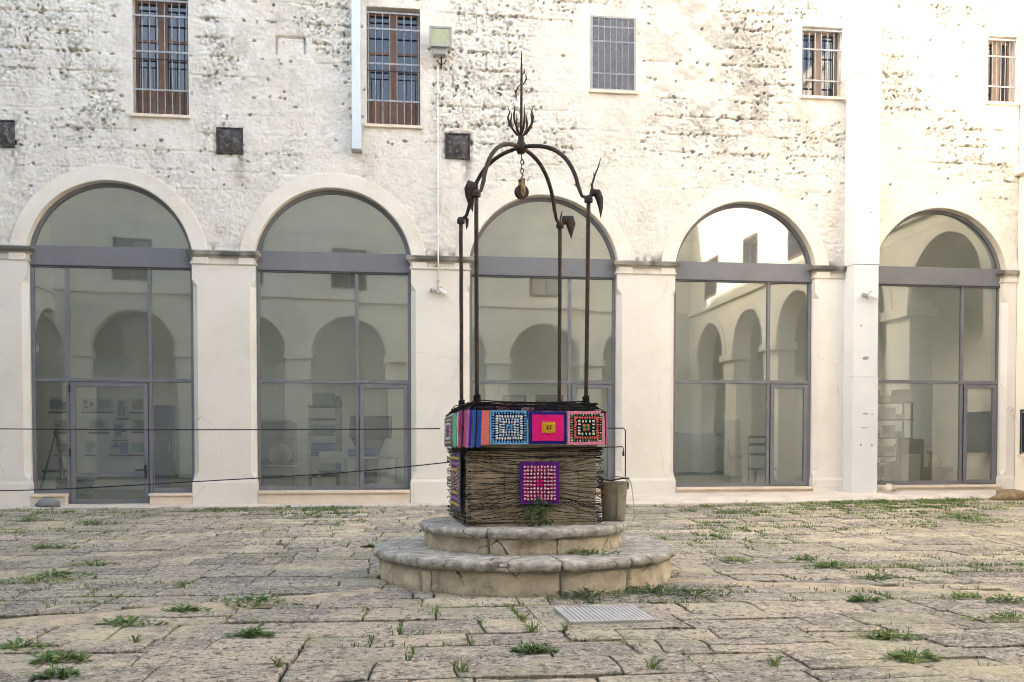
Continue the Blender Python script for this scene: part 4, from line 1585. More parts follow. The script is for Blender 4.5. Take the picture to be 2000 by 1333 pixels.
# ------------------------------------------------------------------ the well
well = empty('stone_well', (WELL[0], WELL[1], 0), 0)
tag(well, 'old square stone well on two round steps with a wrought iron canopy', 'well')


def step_ring(rad, z0, z1, cuts, rin, seed, off):
    # plain drum stone + nosing stone in sectors
    for i, a0 in enumerate(cuts):
        a1 = cuts[(i + 1) % len(cuts)]
        if a1 <= a0:
            a1 += 2 * math.pi
        gap = 0.011 / rad
        n = max(8, int((a1 - a0) / R(2.5)))
        rn = rad
        # riser
        prof = [(rin, z0 - .06), (rad - .055, z0 - .06), (rad - .048, z0 + .03), (rad - .05, z0 + (z1 - z0) * .3), (rad - .052, z0 + (z1 - z0) * .55), (rad - .05, z1 - .078), (rin, z1 - .078)]
        m_ = MB().lathe(prof, n, (off[0], off[1], 0), a0 + gap, a1 - gap)
        vv = []
        for (x, y, z) in m_.v:
            rr_ = math.hypot(x - off[0], y - off[1])
            if rr_ > rad - .1:
                d = 0.034 * (n1(math.atan2(y, x) * rad * 1.2, z, 0.14, seed) - .5) + 0.022 * (n1(math.atan2(y, x) * rad, z * 2, 0.05, seed + 1) - .5)
                d -= 0.03 * max(0, n1(math.atan2(y, x) * rad, z, .3, seed + 5) - .68) * 3
                x += (x - off[0]) / rr_ * d
                y += (y - off[1]) / rr_ * d
            vv.append((x, y, z))
        m_.v = vv
        m_.build('step_riser', M['stone'], well, smooth=True)
        # nosing slab with rounded edge
        t = .075
        prof = [(rin, z1 - t + .002), (rad - .05, z1 - t + .002)]
        for q in range(9):
            a = -math.pi / 2 + math.pi * q / 8
            prof.append((rad - t / 2 + math.cos(a) * t / 2, z1 - t / 2 + .001 + math.sin(a) * t / 2))
        prof += [(rad - .12, z1 + .001), (rad - .22, z1 + .003), (rin, z1 + .003)]
        sh = rs.uniform(-.006, .006)
        tl = rs.uniform(-.006, .006)
        m_ = MB().lathe(prof, n * 2, (off[0], off[1], 0), a0 + gap, a1 - gap)
        vv = []
        for (x, y, z) in m_.v:
            rr_ = math.hypot(x - off[0], y - off[1])
            an = math.atan2(y, x)
            d = 0.014 * (n1(an * rad, z, 0.22, seed + 2) - .5) + 0.016 * (n1(an * rad, z * 2, 0.045, seed + 3) - .5)
            k_ = 1 if rr_ > rad - .1 else 0
            x += (x - off[0]) / rr_ * (d + tl) * k_
            y += (y - off[1]) / rr_ * (d + tl) * k_
            z += sh * 0 + 0.005 * (n1(x, y, 0.2, seed + 4) - .5) + .006 * (n1(x, y, .05, seed + 6) - .5)
            vv.append((x, y, z))
        m_.v = vv
        m_.build('step_tread', M['nosing'], well, smooth=True)


def pxang(px, rad, cx):      # joint angle on the front of a ring from a picture column
    X0 = (px - 1000) / 1800 * (WELL[1] - rad * .9) - WELL[0] - cx
    return -math.acos(max(-1, min(1, X0 / rad)))


lower = sorted([pxang(811, 1.24, .03) % (2 * math.pi), pxang(1097, 1.24, .03) % (2 * math.pi), pxang(1236, 1.24, .03) % (2 * math.pi), R(35), R(80), R(125), R(165)])
upper = sorted([pxang(950, .86, .02) % (2 * math.pi), pxang(1212, .86, .02) % (2 * math.pi), R(40), R(95), R(150)])
step_ring(1.255, 0.0, 0.25, lower, 0.70, 300, (.03, 0))
step_ring(0.865, 0.25, 0.447, upper, 0.30, 320, (.02, 0))
MB().lathe([(0.0, 0.0), (.72, 0.0), (.72, .24), (.32, .245), (.32, .44), (0.0, .442)], 40, (.02, 0, 0)).build('step_core', M['stone'], well)

wb = empty('tmp')
bpy.data.objects.remove(wb)


def rot2(x, y, a=WROT):
    return (x * math.cos(a) - y * math.sin(a), x * math.sin(a) + y * math.cos(a))


# square body of coursed blocks
HB = 0.52
ZB0, ZB1 = 0.443, 1.09
courses = [ZB0, 0.66, 0.88, ZB1]
rb = random.Random(8)
for ci_ in range(3):
    z0, z1 = courses[ci_], courses[ci_ + 1]
    for side in range(4):
        cuts = [-HB, rb.uniform(-.25, -.05) if ci_ % 2 else rb.uniform(.02, .2), HB - .16]
        for a, b in zip(cuts, cuts[1:]):
            n_ = 6
            vv = []
            for i in range(n_ + 1):
                for j in range(4):
                    x = a + .003 + (b - a - .006) * i / n_
                    z = z0 + .003 + (z1 - z0 - .006) * j / 3
                    y = -HB + 0.02 * (n1(x + side * 3, z, .12, 340) - .5) + .01 * (1 if j in (0, 3) or i in (0, n_) else 0)
                    vv.append((x, y, z))
            K = len(vv)
            ff = [(i * 4 + j, (i + 1) * 4 + j, (i + 1) * 4 + j + 1, i * 4 + j + 1) for i in range(n_) for j in range(3)]
            bb = [(a + .003, -HB + .16, z0 + .003), (b - .003, -HB + .16, z0 + .003), (b - .003, -HB + .16, z1 - .003), (a + .003, -HB + .16, z1 - .003)]
            vv += bb
            ff += [tuple([i * 4 for i in range(n_ + 1)] + [K + 1, K])[::-1], tuple([i * 4 + 3 for i in range(n_ + 1)] + [K + 2, K + 3]),
                   (0, 1, 2, 3, K + 3, K), (n_ * 4 + 3, n_ * 4 + 2, n_ * 4 + 1, n_ * 4, K + 1, K + 2), (K, K + 1, K + 2, K + 3)]
            q = []
            for (x, y, z) in vv:
                xx, yy = rot2(x, y, WROT + side * math.pi / 2)
                q.append((xx, yy, z))
            MB().add(q, ff).build('body_block', M['body'], well)
# rim slab as four mitred stones with a dark shaft in the middle
HS = 0.565
for side in range(4):
    out = [(-HS, -HS), (HS, -HS), (.36, -.36), (-.36, -.36)]
    mb = MB()
    q0 = [rot2(x, y, WROT + side * math.pi / 2) for x, y in out]
    mb.prism(q0, 1.082, 1.345, axis='z')
    mb.build('rim_stone', M['nosing'], well, bevel=.012)
q0 = [rot2(x, y) for x, y in ((-.36, -.36), (.36, -.36), (.36, .36), (-.36, .36))]
MB().prism(q0, .45, .50, axis='z').build('shaft_water', M['black'], well)

# wrought iron canopy
PS = 0.44
APEX = Vector((0, 0, 3.555))
posts = []
for k, (a, b) in enumerate(((-1, -1), (1, -1), (1, 1), (-1, 1))):
    x, y = rot2(a * PS, b * PS)
    posts.append((x, y))
    lean = (0.016 * (a if k in (1, 2) else a), 0.0)
    x1, y1 = x + (0.018 if k == 1 else 0.004 * a), y
    top = 3.04
    pts = [(x, y, 1.33)] + [(x + (x1 - x) * t + .004 * (n1(t * 3, k, .4, 350) - .5), y + .004 * (n1(t * 3, k + 9, .4, 351) - .5), 1.33 + (top - 1.33) * t) for t in (.15, .3, .45, .6, .75, .9, 1.0)]
    MB().tube(pts, 0.0165, 8).build('post', M['iron'], well, smooth=True)
    MB().lathe([(0, -.03), (.034, -.03), (.034, .0), (.026, .02), (0, .03)], 10, (x1, y1, top)).build('post_collar', M['iron'], well)
    # rib: short set-in at the post, then a bowed quarter ellipse to the apex
    d = Vector((-x1, -y1, 0))
    L = d.length
    d.normalize()
    pts = [Vector((x1, y1, top)), Vector((x1, y1, top + .015)) + d * .03, Vector((x1, y1, top + .03)) + d * .06]
    s0 = .085
    for i in range(1, 15):
        a_ = math.pi / 2 * i / 14
        hx = s0 + (L - s0) * (1 - math.cos(a_))
        hz = .05 + (APEX.z - top - .05) * math.sin(a_) ** .92
        bulge = 0.012 * math.sin(4 * a_)
        pts.append(Vector((x1, y1, top)) + d * (hx + bulge) + Vector((0, 0, hz)))
    MB().tube(pts, [.014] * 3 + [.0172] * 14, 8).build('rib', M['iron'], well, smooth=True)
MB().lathe([(0, -.05), (.03, -.05), (.045, -.015), (.045, .02), (.028, .05), (.022, .10), (0, .10)], 14, (0, 0, APEX.z)).build('apex_boss', M['iron'], well, smooth=True)
fin = MB().tube([(0, 0, APEX.z + .05), (0.002, 0, 3.8), (.004, 0, 4.1), (.004, 0, 4.22), (.003, 0, 4.35)], [.013, .011, .010, .008, .003], 8).build('finial', M['iron'], well, smooth=True)


def leaf_mesh(pts, wmax, th=.004, n=7, heart=False):
    # curved tapered blade along pts, width across the horizontal normal of the first bend
    pts = [Vector(p) for p in pts]
    vv = []
    L = len(pts)
    for i, p in enumerate(pts):
        t = (pts[min(i + 1, L - 1)] - pts[max(i - 1, 0)]).normalized()
        s = t.cross(Vector((0, 1, 0)))
        if s.length < .2:
            s = t.cross(Vector((1, 0, 0)))
        s.normalize()
        nn = s.cross(t).normalized()
        f = i / (L - 1)
        w = wmax * (math.sin(math.pi * min(1, f ** .75 * .97 + .03)) ** .8 if heart else (math.sin(math.pi * (0.12 + .86 * f))))
        for (a, b) in ((-1, 0), (0, 1), (1, 0), (0, -1)):
            vv.append(p + s * a * w + nn * b * (th + w * .08))
    ff = [(i * 4 + q, i * 4 + (q + 1) % 4, (i + 1) * 4 + (q + 1) % 4, (i + 1) * 4 + q) for i in range(L - 1) for q in range(4)]
    ff += [(3, 2, 1, 0), tuple((L - 1) * 4 + q for q in range(4))]
    return MB().add(vv, ff)


for i in range(8):          # open tulip of iron leaves under the spike
    a = 2 * math.pi * i / 8 + .3
    ca, sa = math.cos(a), math.sin(a)
    k_ = 1.2 + .15 * (i % 3 - 1)
    pts = [(0.01 * ca, .01 * sa, APEX.z + .09), (.045 * ca, .045 * sa, APEX.z + .115), (.085 * ca * k_, .085 * sa * k_, APEX.z + .18), (.094 * ca * k_, .094 * sa * k_, APEX.z + .235),
           (.082 * ca * k_, .082 * sa * k_, APEX.z + .28), (.098 * ca * k_, .098 * sa * k_, APEX.z + .33)]
    leaf_mesh(pts, .0095, .003).build('leaf', M['iron'], fin, smooth=True)
for i, (z_, a, l_) in enumerate(((4.06, 0.2, .10), (4.08, 2.9, .12), (4.14, .9, .07))):
    ca, sa = math.cos(a), math.sin(a)
    up = 1 if i != 1 else -1
    pts = [(0, 0, z_), (.03 * ca, .03 * sa, z_ + .03 * up), (.045 * ca, .045 * sa, z_ + l_ * .6 * up), (.04 * ca, .04 * sa, z_ + l_ * up), (.05 * ca, .05 * sa, z_ + l_ * 1.15 * up)]
    leaf_mesh(pts, .0065, .0025).build('leaf', M['iron'], fin, smooth=True)
# leaves and tendrils at the post heads
Tl = 3.04


def P3(k, dx, dz, dy=0.0):
    return (posts[k][0] + dx, posts[k][1] + dy, Tl + dz)


leaf_mesh([P3(0, 0, 0), P3(0, -.02, .05), P3(0, -.045, .06), P3(0, -.055, .03), P3(0, -.055, -.02), P3(0, -.045, -.09), P3(0, -.03, -.15)], .046, heart=True).build('leaf', M['iron'], well, smooth=True)
MB().tube([P3(0, .01, 0), P3(0, .0, .06), P3(0, .012, .10)], [.01, .007, .003], 6).build('tendril', M['iron'], well)
leaf_mesh([P3(1, .02, 0), P3(1, .05, .05), P3(1, .085, .045), P3(1, .105, .0), P3(1, .115, -.07), P3(1, .115, -.16)], .036, heart=True).build('leaf', M['iron'], well, smooth=True)
MB().tube([P3(1, .02, 0), P3(1, .05, .06), P3(1, .045, .11), P3(1, .07, .19), P3(1, .095, .25), P3(1, .115, .32)], [.012, .011, .010, .008, .006, .003], 6).build('tendril', M['iron'], well)
MB().tube([P3(1, .062, .16), P3(1, .058, .21)], [.006, .003], 6).build('tendril', M['iron'], well)
leaf_mesh([P3(2, .02, 0), P3(2, .05, .04), P3(2, .09, .04), P3(2, .10, 0), P3(2, .10, -.05), P3(2, .105, -.13)], .050, heart=True).build('leaf', M['iron'], well, smooth=True)
MB().tube([P3(2, 0, 0), P3(2, .012, .07), P3(2, .02, .12)], [.012, .008, .004], 6).build('tendril', M['iron'], well)
leaf_mesh([P3(3, 0, 0), P3(3, .04, .02), P3(3, .05, .0), P3(3, .05, -.05), P3(3, .04, -.09)], .018, heart=True).build('leaf', M['iron'], well, smooth=True)

# pulley hanging from the apex
pul = empty('well_pulley', (WELL[0] + .005, WELL[1], 3.50))
tag(pul, 'worn brass and iron pulley hanging on a chain from the canopy top', 'pulley')


def ringpts(c, r, axis='y', n=10, sz=1.0):
    out = []
    for i in range(n + 1):
        a = 2 * math.pi * i / n
        p = (r * math.cos(a), 0, r * sz * math.sin(a)) if axis == 'y' else (0, r * math.cos(a), r * sz * math.sin(a))
        out.append((c[0] + p[0], c[1] + p[1], c[2] + p[2]))
    return out


z_ = -.03
for i in range(4):
    MB().tube(ringpts((0.004 * (i % 2), 0, z_), .012, 'y' if i % 2 else 'x', 10, 1.9), .0045, 6).build('chain_link', M['iron'], pul)
    z_ -= .036
MB().tube([(0, 0, z_ + .02), (.012, 0, z_), (-.008, 0, z_ - .03), (.004, 0, z_ - .05)], .006, 6).build('hook', M['iron'], pul)
MB().lathe([(.0, -.02), (.058, -.02), (.058, -.012), (.044, -.006), (.044, .006), (.058, .012), (.058, .02), (.0, .02)], 20).build('wheel', M['iron'], pul)
wh = pul.children[-1]
wh.location = (0, 0, z_ - .14)
wh.rotation_euler = (R(90), 0, R(25))
ck_ = MB()
for s in (-1, 1):
    ck_.prism([(-.014, .10), (.014, .10), (.022, .04), (.022, -.02), (.0, -.04), (-.022, -.02), (-.022, .04)], s * .026 - .004, s * .026 + .004)
ck_.box(-.02, .02, -.03, .03, .092, .108)
o = ck_.build('cheek', M['brass'], pul, bevel=.002)
o.location = (0, 0, z_ - .14)
o.rotation_euler = (0, 0, R(25))

# ------------------------------------------------------------------ crochet on the well
def frame(side, t, z, out=0.0, half=HS):
    x, y = rot2(t, -half - out, WROT + side * math.pi / 2)
    return (WELL[0] + x, WELL[1] + y, z)


cov = empty('crochet_cover', (WELL[0], WELL[1], 1.08))
tag(cov, 'bright crochet cover of granny squares and stripes around the well rim', 'crochet cover')


def loc(p, root):
    return (p[0] - root.location.x, p[1] - root.location.y, p[2] - root.location.z)


def cloth(root, par, name, side, t0, t1, z0, z1, col, out0, th=.008, half=HS, wav=.009, nt_=8, seed=0, lean=0.0):
    vv = []
    nz_ = 4
    for d in (0, 1):
        for i in range(nt_ + 1):
            for j in range(nz_ + 1):
                f, g = i / nt_, j / nz_
                t = t0 + (t1 - t0) * f + lean * (g - .5)
                z = z0 + (z1 - z0) * g + (.006 * (n1(t * 4 + seed, j, .35, 361) - .5) if j in (0, nz_) else 0)
                o_ = out0 + th * d + wav * (n1(t + seed, z, .07, 360) - .3)
                vv.append(loc(frame(side, t, z, o_, half), root))
    A = (nt_ + 1) * (nz_ + 1)
    q = nz_ + 1
    ff = []
    for i in range(nt_):
        for j in range(nz_):
            ff.append((i * q + j, (i + 1) * q + j, (i + 1) * q + j + 1, i * q + j + 1))
            ff.append((A + i * q + j, A + i * q + j + 1, A + (i + 1) * q + j + 1, A + (i + 1) * q + j))
    for i in range(nt_):
        ff.append((i * q, A + i * q, A + (i + 1) * q, (i + 1) * q))
        ff.append((i * q + nz_, (i + 1) * q + nz_, A + (i + 1) * q + nz_, A + i * q + nz_))
    for j in range(nz_):
        ff.append((j, j + 1, A + j + 1, A + j))
        ff.append((nt_ * q + j, A + nt_ * q + j, A + nt_ * q + j + 1, nt_ * q + j + 1))
    return MB().add(vv, ff).build(name, yarn_col(col), par, smooth=False)


def clusters(root, par, name, side, tc, zc, hw, hh, rel, n_, size, col, out, half=HS, cols=None):
    # one round of stitch clusters: pillows along the four sides of a square ring
    by = {}
    rr_ = random.Random(int((tc + rel) * 1000) + n_)
    pts = []
    for s in range(4):
        for i in range(n_):
            f = -1 + 2 * i / n_
            a, b = ((f, -1), (1, f), (-f, 1), (-1, -f))[s]
            pts.append((tc + a * rel * hw, zc + b * rel * hh, s, i))
    for (t, z, s, i) in pts:
        cc = col if cols is None else cols[i % len(cols)]
        mb = by.setdefault(tuple(cc), MB())
        t += rr_.uniform(-.0025, .0025)
        z += rr_.uniform(-.0025, .0025)
        size_ = size
        lx, lz = (size * .62, size) if s in (0, 2) else (size, size * .62)
        if i == 0:
            lx = lz = size * .95
        o0, o1 = out + .003, out + .003 + size * .55
        ring = [(t - lx, z), (t - lx * .6, z - lz * .8), (t + lx * .6, z - lz * .8), (t + lx, z), (t + lx * .6, z + lz * .8), (t - lx * .6, z + lz * .8)]
        vv = [loc(frame(side, a, b, o0, half), root) for a, b in ring] + [loc(frame(side, t, z, o1, half), root)]
        mb.add(vv, [(0, 1, 6), (1, 2, 6), (2, 3, 6), (3, 4, 6), (4, 5, 6), (5, 0, 6)])
    for cc, mb in by.items():
        tag(mb.build(name, yarn_col(cc), par, smooth=False), kind='stuff')


NAVY = (.012, .014, .10)
WHITE = (.78, .76, .74)
LBLUE = (.16, .44, .72)
MAG = (.80, .012, .22)
CORAL = (.80, .16, .14)
GREEN = (.05, .35, .10)
PINK = (.80, .28, .42)
BLACKY = (.012, .014, .014)
PURP = (.10, .012, .20)
z0c, z1c = 1.088, 1.348
zc = (z0c + z1c) / 2
hh = (z1c - z0c) / 2
# front: granny squares
sq = cloth(cov, cov, 'granny_square', 0, -.362, -.062, z0c, z1c, NAVY, .004, seed=1)
tag(sq, 'light blue, white and navy granny square')
hw = .148
for (rel, n_, sz, col) in ((.84, 11, .0105, LBLUE), (.65, 9, .013, WHITE), (.46, 6, .012, (.45, .66, .80)), (.30, 4, .012, WHITE), (.12, 2, .011, LBLUE)):
    clusters(cov, sq, 'stitch_round', 0, -.212, zc, hw, hh, rel, n_, sz, col, .013)
for (a, b, c_, d_) in ((-.362, -.062, z0c, z0c + .012), (-.362, -.062, z1c - .012, z1c), (-.362, -.350, z0c, z1c), (-.074, -.062, z0c, z1c)):
    cloth(cov, sq, 'edging', 0, a, b, c_, d_, LBLUE, .008, .008)
sq = cloth(cov, cov, 'granny_square', 0, -.055, .245, z0c, z1c - .004, (.02, .02, .22), .004, seed=2)
tag(sq, 'magenta crochet square with yellow centre and navy border')
cloth(cov, sq, 'field', 0, -.028, .222, z0c + .025, z1c - .03, MAG, .010, .008)
cloth(cov, sq, 'centre', 0, .045, .155, zc - .045, zc + .045, (.72, .42, .02), .016, .008)
for (rel, n_, sz, col) in ((.9, 5, .006, (.80, .10, .08)), (.6, 4, .007, (.85, .60, .06)), (.25, 2, .007, (.12, .06, .01))):
    clusters(cov, sq, 'stitch_round', 0, .10, zc, .055, .045, rel, n_, sz, col, .031)
sq = cloth(cov, cov, 'granny_square', 0, .252, .556, z0c - .004, z1c, BLACKY, .004, seed=3)
tag(sq, 'pink, coral and green granny square')
clusters(cov, sq, 'stitch_round', 0, .404, zc, .15, hh, .78, 10, .0105, GREEN, .013, cols=[(.50, .70, .50), (.06, .36, .14), CORAL])
clusters(cov, sq, 'stitch_round', 0, .404, zc, .15, hh, .60, 9, .0125, CORAL, .013)
clusters(cov, sq, 'stitch_round', 0, .404, zc, .15, hh, .38, 4, .0125, WHITE, .013, cols=[(.62, .80, .52), WHITE])
clusters(cov, sq, 'stitch_round', 0, .404, zc, .15, hh, .12, 2, .013, CORAL, .013, cols=[CORAL, GREEN])
for (a, b, c_, d_) in ((.252, .556, z0c - .004, z0c + .02), (.252, .556, z1c - .022, z1c), (.252, .274, z0c, z1c), (.534, .556, z0c, z1c)):
    cloth(cov, sq, 'edging', 0, a, b, c_, d_, PINK, .008, .008)
# front: salmon band and stripes at the corner
cloth(cov, cov, 'knit_band', 0, -.432, -.366, z0c - .006, z1c, (.80, .22, .18), .005, seed=4)
st = [((.62, .10, .24), .020), ((.48, .22, .60), .026), ((.10, .02, .24), .020), ((.08, .30, .42), .018), ((.04, .14, .58), .020), ((.015, .015, .05), .012), ((.50, .38, .26), .008), ((.03, .09, .42), .036)]
t_ = -.562
tot = sum(s[1] for s in st)
for i, (c_, w_) in enumerate(st):
    w2 = w_ * (.130 / tot)
    cloth(cov, cov, 'knit_stripe', 0, t_, t_ + w2 + .002, z0c - .018 - .008 * (i % 2), z1c + .002, c_, .004 + .005 * ((i * 7) % 3), .010, nt_=2, seed=i, lean=.012)
    t_ += w2
# left face: stripes wrapping the corner and a small dark square
t_ = .565
for i, (c_, w_) in enumerate([((.20, .02, .16), .06), ((.45, .01, .05), .10), ((.66, .68, .74), .12), ((.06, .45, .28), .16), ((.04, .38, .12), .10)]):
    cloth(cov, cov, 'knit_stripe', 3, t_ - w_, t_ + .002, z0c - .018 - .008 * (i % 2), z1c - .004 * i, c_, .004 + .005 * (i % 2), .010, nt_=3, seed=20 + i, lean=.02)
    t_ -= w_
sq = cloth(cov, cov, 'granny_square', 3, -.52, .018, z0c - .02, z1c - .03, BLACKY, .006, seed=30)
clusters(cov, sq, 'stitch_round', 3, -.25, zc - .02, .26, .11, .85, 9, .014, WHITE, .016, cols=[(.50, .30, .20), (.6, .55, .5)])
clusters(cov, sq, 'stitch_round', 3, -.25, zc - .02, .26, .11, .55, 7, .016, (.62, .70, .80), .016)
clusters(cov, sq, 'stitch_round', 3, -.25, zc - .02, .26, .11, .25, 3, .016, (.45, .12, .22), .016)
# right face and back face bands
for side, cs in ((1, [PINK, GREEN, (.10, .02, .24), LBLUE, MAG]), (2, [LBLUE, PURP, CORAL, GREEN])):
    w_ = 1.12 / len(cs)
    for i, c_ in enumerate(cs):
        cloth(cov, cov, 'knit_band', side, -.56 + i * w_, -.56 + (i + 1) * w_, z0c - .004, z1c, c_, .005, seed=40 + i + side * 7)
# narrow strips turned over the top of the rim
for side, cs in ((0, [(.02, .015, .03), (.03, .015, .03), (.22, .07, .12), (.03, .02, .03), (.50, .26, .33), (.04, .015, .03), (.02, .015, .05), (.03, .03, .02), (.02, .02, .02), (.015, .03, .03)]), (1, [(.02, .10, .08), (.3, .1, .2)]), (3, [(.02, .02, .06), (.10, .05, .12)]), (2, [(.5, .2, .3), (.05, .05, .2)])):
    w_ = .98 / len(cs)
    for i, c_ in enumerate(cs):
        vv = []
        for d in (0, 1):
            for q in range(7):
                t = -.49 + i * w_ + w_ * q / 6
                for (hf, zz) in ((.50, 1.352), (.47, 1.385), (.42, 1.392)):
                    vv.append(loc(frame(side, t, zz + .012 * d + .012 * (n1(t, hf, .06, 370) - .5), 0, hf), cov))
        ff = []
        for d in (0, 1):
            for q in range(6):
                for j in range(2):
                    ff.append((d * 21 + q * 3 + j, d * 21 + q * 3 + 3 + j, d * 21 + q * 3 + 4 + j, d * 21 + q * 3 + 1 + j))
        for q in range(6):
            for j in (0, 2):
                ff.append((q * 3 + j, q * 3 + 3 + j, 21 + q * 3 + 3 + j, 21 + q * 3 + j))
        MB().add(vv, ff).build('top_edging', yarn_col(c_), cov)

# granny squares hung on the body of the well, held by the black yarn
hs_ = empty('hanging_granny_square', frame(0, .03, .68, 0, HB))
tag(hs_, 'pink and white granny square with purple border on the front of the well', 'granny square')
TC, ZC, HW = .035, .785, .155
cloth(hs_, hs_, 'border', 0, TC - HW, TC + HW, ZC - HW * 1.06, ZC + HW * 1.06, PURP, .028, .008, half=HB, seed=50)
cloth(hs_, hs_, 'field', 0, TC - HW * .83, TC + HW * .83, ZC - HW * .88, ZC + HW * .88, (.30, .012, .11), .032, .008, half=HB, seed=50)
for (rel, n_, sz) in ((.77, 9, .0105), (.61, 7, .0105), (.44, 5, .0105), (.27, 3, .0105)):
    clusters(hs_, hs_, 'stitch_round', 0, TC, ZC, HW, HW * 1.05, rel, n_, sz, WHITE, .042, half=HB, cols=[(.80, .66, .72), (.82, .74, .76)])
clusters(hs_, hs_, 'stitch_round', 0, TC, ZC, HW, HW * 1.05, .10, 1, .012, MAG, .042, half=HB)
for (rel, n_) in ((.52, 6), (.35, 4), (.18, 2)):
    clusters(hs_, hs_, 'stitch_round', 0, TC, ZC, HW, HW * 1.05, rel, n_, .0085, (.03, .005, .02), .0405, half=HB)
hl = empty('side_granny_square', frame(3, 0.0, .70, 0, HB))
tag(hl, 'yellow and violet granny square on the shaded side of the well', 'granny square')
cloth(hl, hl, 'border', 3, -.26, .34, .55, 1.02, (.03, .012, .08), .028, .008, half=HB, seed=60)
for (rel, n_, sz, c_) in ((.80, 11, .016, (.62, .45, .08)), (.60, 8, .016, (.42, .20, .50)), (.40, 6, .016, (.62, .45, .08)), (.2, 3, .016, (.42, .2, .5))):
    clusters(hl, hl, 'stitch_round', 3, .04, .785, .30, .235, rel, n_, sz, c_, .040, half=HB)

web = empty('yarn_web', (WELL[0], WELL[1], .45))
tag(web, 'black yarn wound in fans around the stone body of the well', 'yarn')
ry = random.Random(77)


def yarn_face(side, tl, tr, zlo, zhi, n_, sq_rect):
    mb = MB()
    a0, b0, c0, d0 = sq_rect

    def strand(p, q, r_=.0018):
        pts = []
        K = 5
        for i in range(K + 1):
            f = i / K
            t = p[0] + (q[0] - p[0]) * f
            z = p[1] + (q[1] - p[1]) * f + .012 * (n1(f * 2 + p[1] * 9, t * 2, .5, 380) - .5) * math.sin(math.pi * f) * 2
            o_ = .018 + .010 * ry.random()
            pts.append(loc(frame(side, t, z, o_, HB), web))
        mb.tube(pts, r_, 4)
    for i in range(n_):
        f = (i + ry.random()) / n_
        z = zlo + (zhi - zlo) * f
        for (te, ts) in ((tl, a0), (tr, b0)):
            fan = c0 + (d0 - c0) * min(1, max(0, f + ry.uniform(-.10, .10)))
            k = ry.uniform(.25, 1.0)
            zs1 = z + (fan - z) * k
            if c0 < zs1 < d0:
                strand((te, z + ry.uniform(-.012, .012)), (ts, zs1))
            else:
                strand((te, z + ry.uniform(-.012, .012)), (ts + (ts - te) * .45, zs1))
    for i in range(30):
        z = ry.choice((ry.uniform(zlo, c0 + .01), ry.uniform(d0 - .01, zhi)))
        strand((tl, z + ry.uniform(-.02, .02)), (tr, z + ry.uniform(-.02, .02)))
    for i in range(3):
        za = ry.uniform(zlo, zhi)
        strand((tl, za), (ry.uniform(tl, tr) * .5, ry.uniform(zlo, zhi)))
        strand((tr, za), (ry.uniform(tl, tr) * .5, ry.uniform(zlo, zhi)))
    return mb


e_ = HB + .012
yarn_face(0, -e_, e_, .46, 1.07, 46, (TC - HW, TC + HW, ZC - HW, ZC + HW)).build('yarn_fan', M['yarn'], web)
yarn_face(3, -e_, e_, .46, 1.07, 50, (-.26, .34, .55, 1.02)).build('yarn_fan', M['yarn'], web)
yarn_face(1, -e_, e_, .46, 1.07, 24, (-.15, .15, .62, .92)).build('yarn_fan', M['yarn'], web)
yarn_face(2, -e_, e_, .46, 1.07, 24, (-.15, .15, .62, .92)).build('yarn_fan', M['yarn'], web)
# corner knots: yarn bunching at the arrises
for k in range(4):
    x, y = rot2((-1, 1, 1, -1)[k] * HB, (-1, -1, 1, 1)[k] * HB)
    mb = MB()
    for i in range(22):
        z = ry.uniform(.02, .62)
        a = math.atan2(y, x)
        p = [(x * 1.02 + .03 * math.cos(a + q), y * 1.02 + .03 * math.sin(a + q), z + ry.uniform(-.012, .012)) for q in (-1.9, -1.0, 0, 1.0, 1.9)]
        mb.tube(p, .0026, 4)
    mb.build('corner_binding', M['yarn'], web)
# yarn between the iron posts and down to the rim corners
mb = MB()
for zz in (1.405, 1.43, 1.385):
    for k in range(4):
        a, b = posts[k], posts[(k + 1) % 4]
        pts = [(a[0] + (b[0] - a[0]) * f, a[1] + (b[1] - a[1]) * f, zz - .45 - .014 * math.sin(math.pi * f) + .004 * ry.random()) for f in (0, .25, .5, .75, 1)]
        mb.tube(pts, .0045, 5)
for k in range(4):
    for j in range(34):
        t0_ = ry.uniform(-.5, .5)
        t1_ = t0_ + ry.uniform(-.25, .25)
        p_ = loc(frame(k, t0_, 1.350 + ry.uniform(0, .02), .0, .545), web)
        q_ = loc(frame(k, max(-.46, min(.46, t1_)), 1.40 + ry.uniform(-.015, .03), .0, .455), web)
        mb.tube([p_, ((p_[0] + q_[0]) / 2, (p_[1] + q_[1]) / 2, (p_[2] + q_[2]) / 2 + .012), q_], .0032, 4)
    for j in range(6):
        zz = ry.uniform(1.365, 1.415)
        mb.tube([loc(frame(k, t_ * .5, zz + ry.uniform(-.01, .01), ry.uniform(0, .012), .515), web) for t_ in (-1, -.6, -.2, .2, .6, 1)], .0036, 4)
for k, (a, b) in enumerate(((-1, -1), (1, -1), (1, 1), (-1, 1))):
    for j in range(3):
        q = rot2(a * (HS + .005), b * (HS + .005 - .1 * j))
        mb.tube([(posts[k][0], posts[k][1], 1.44 - .45 - .01 * j), (q[0], q[1], 1.335 - .45)], .0042, 5)
    for j in range(9):
        zz = 1.36 - .45 + .012 * j
        mb.tube([(posts[k][0] + .024 * math.cos(2 * math.pi * q / 8), posts[k][1] + .024 * math.sin(2 * math.pi * q / 8), zz + .002 * q) for q in range(9)], .006, 5)
mb.build('post_lashing', M['yarn'], web)

for o in web.children:
    tag(o, kind='stuff')
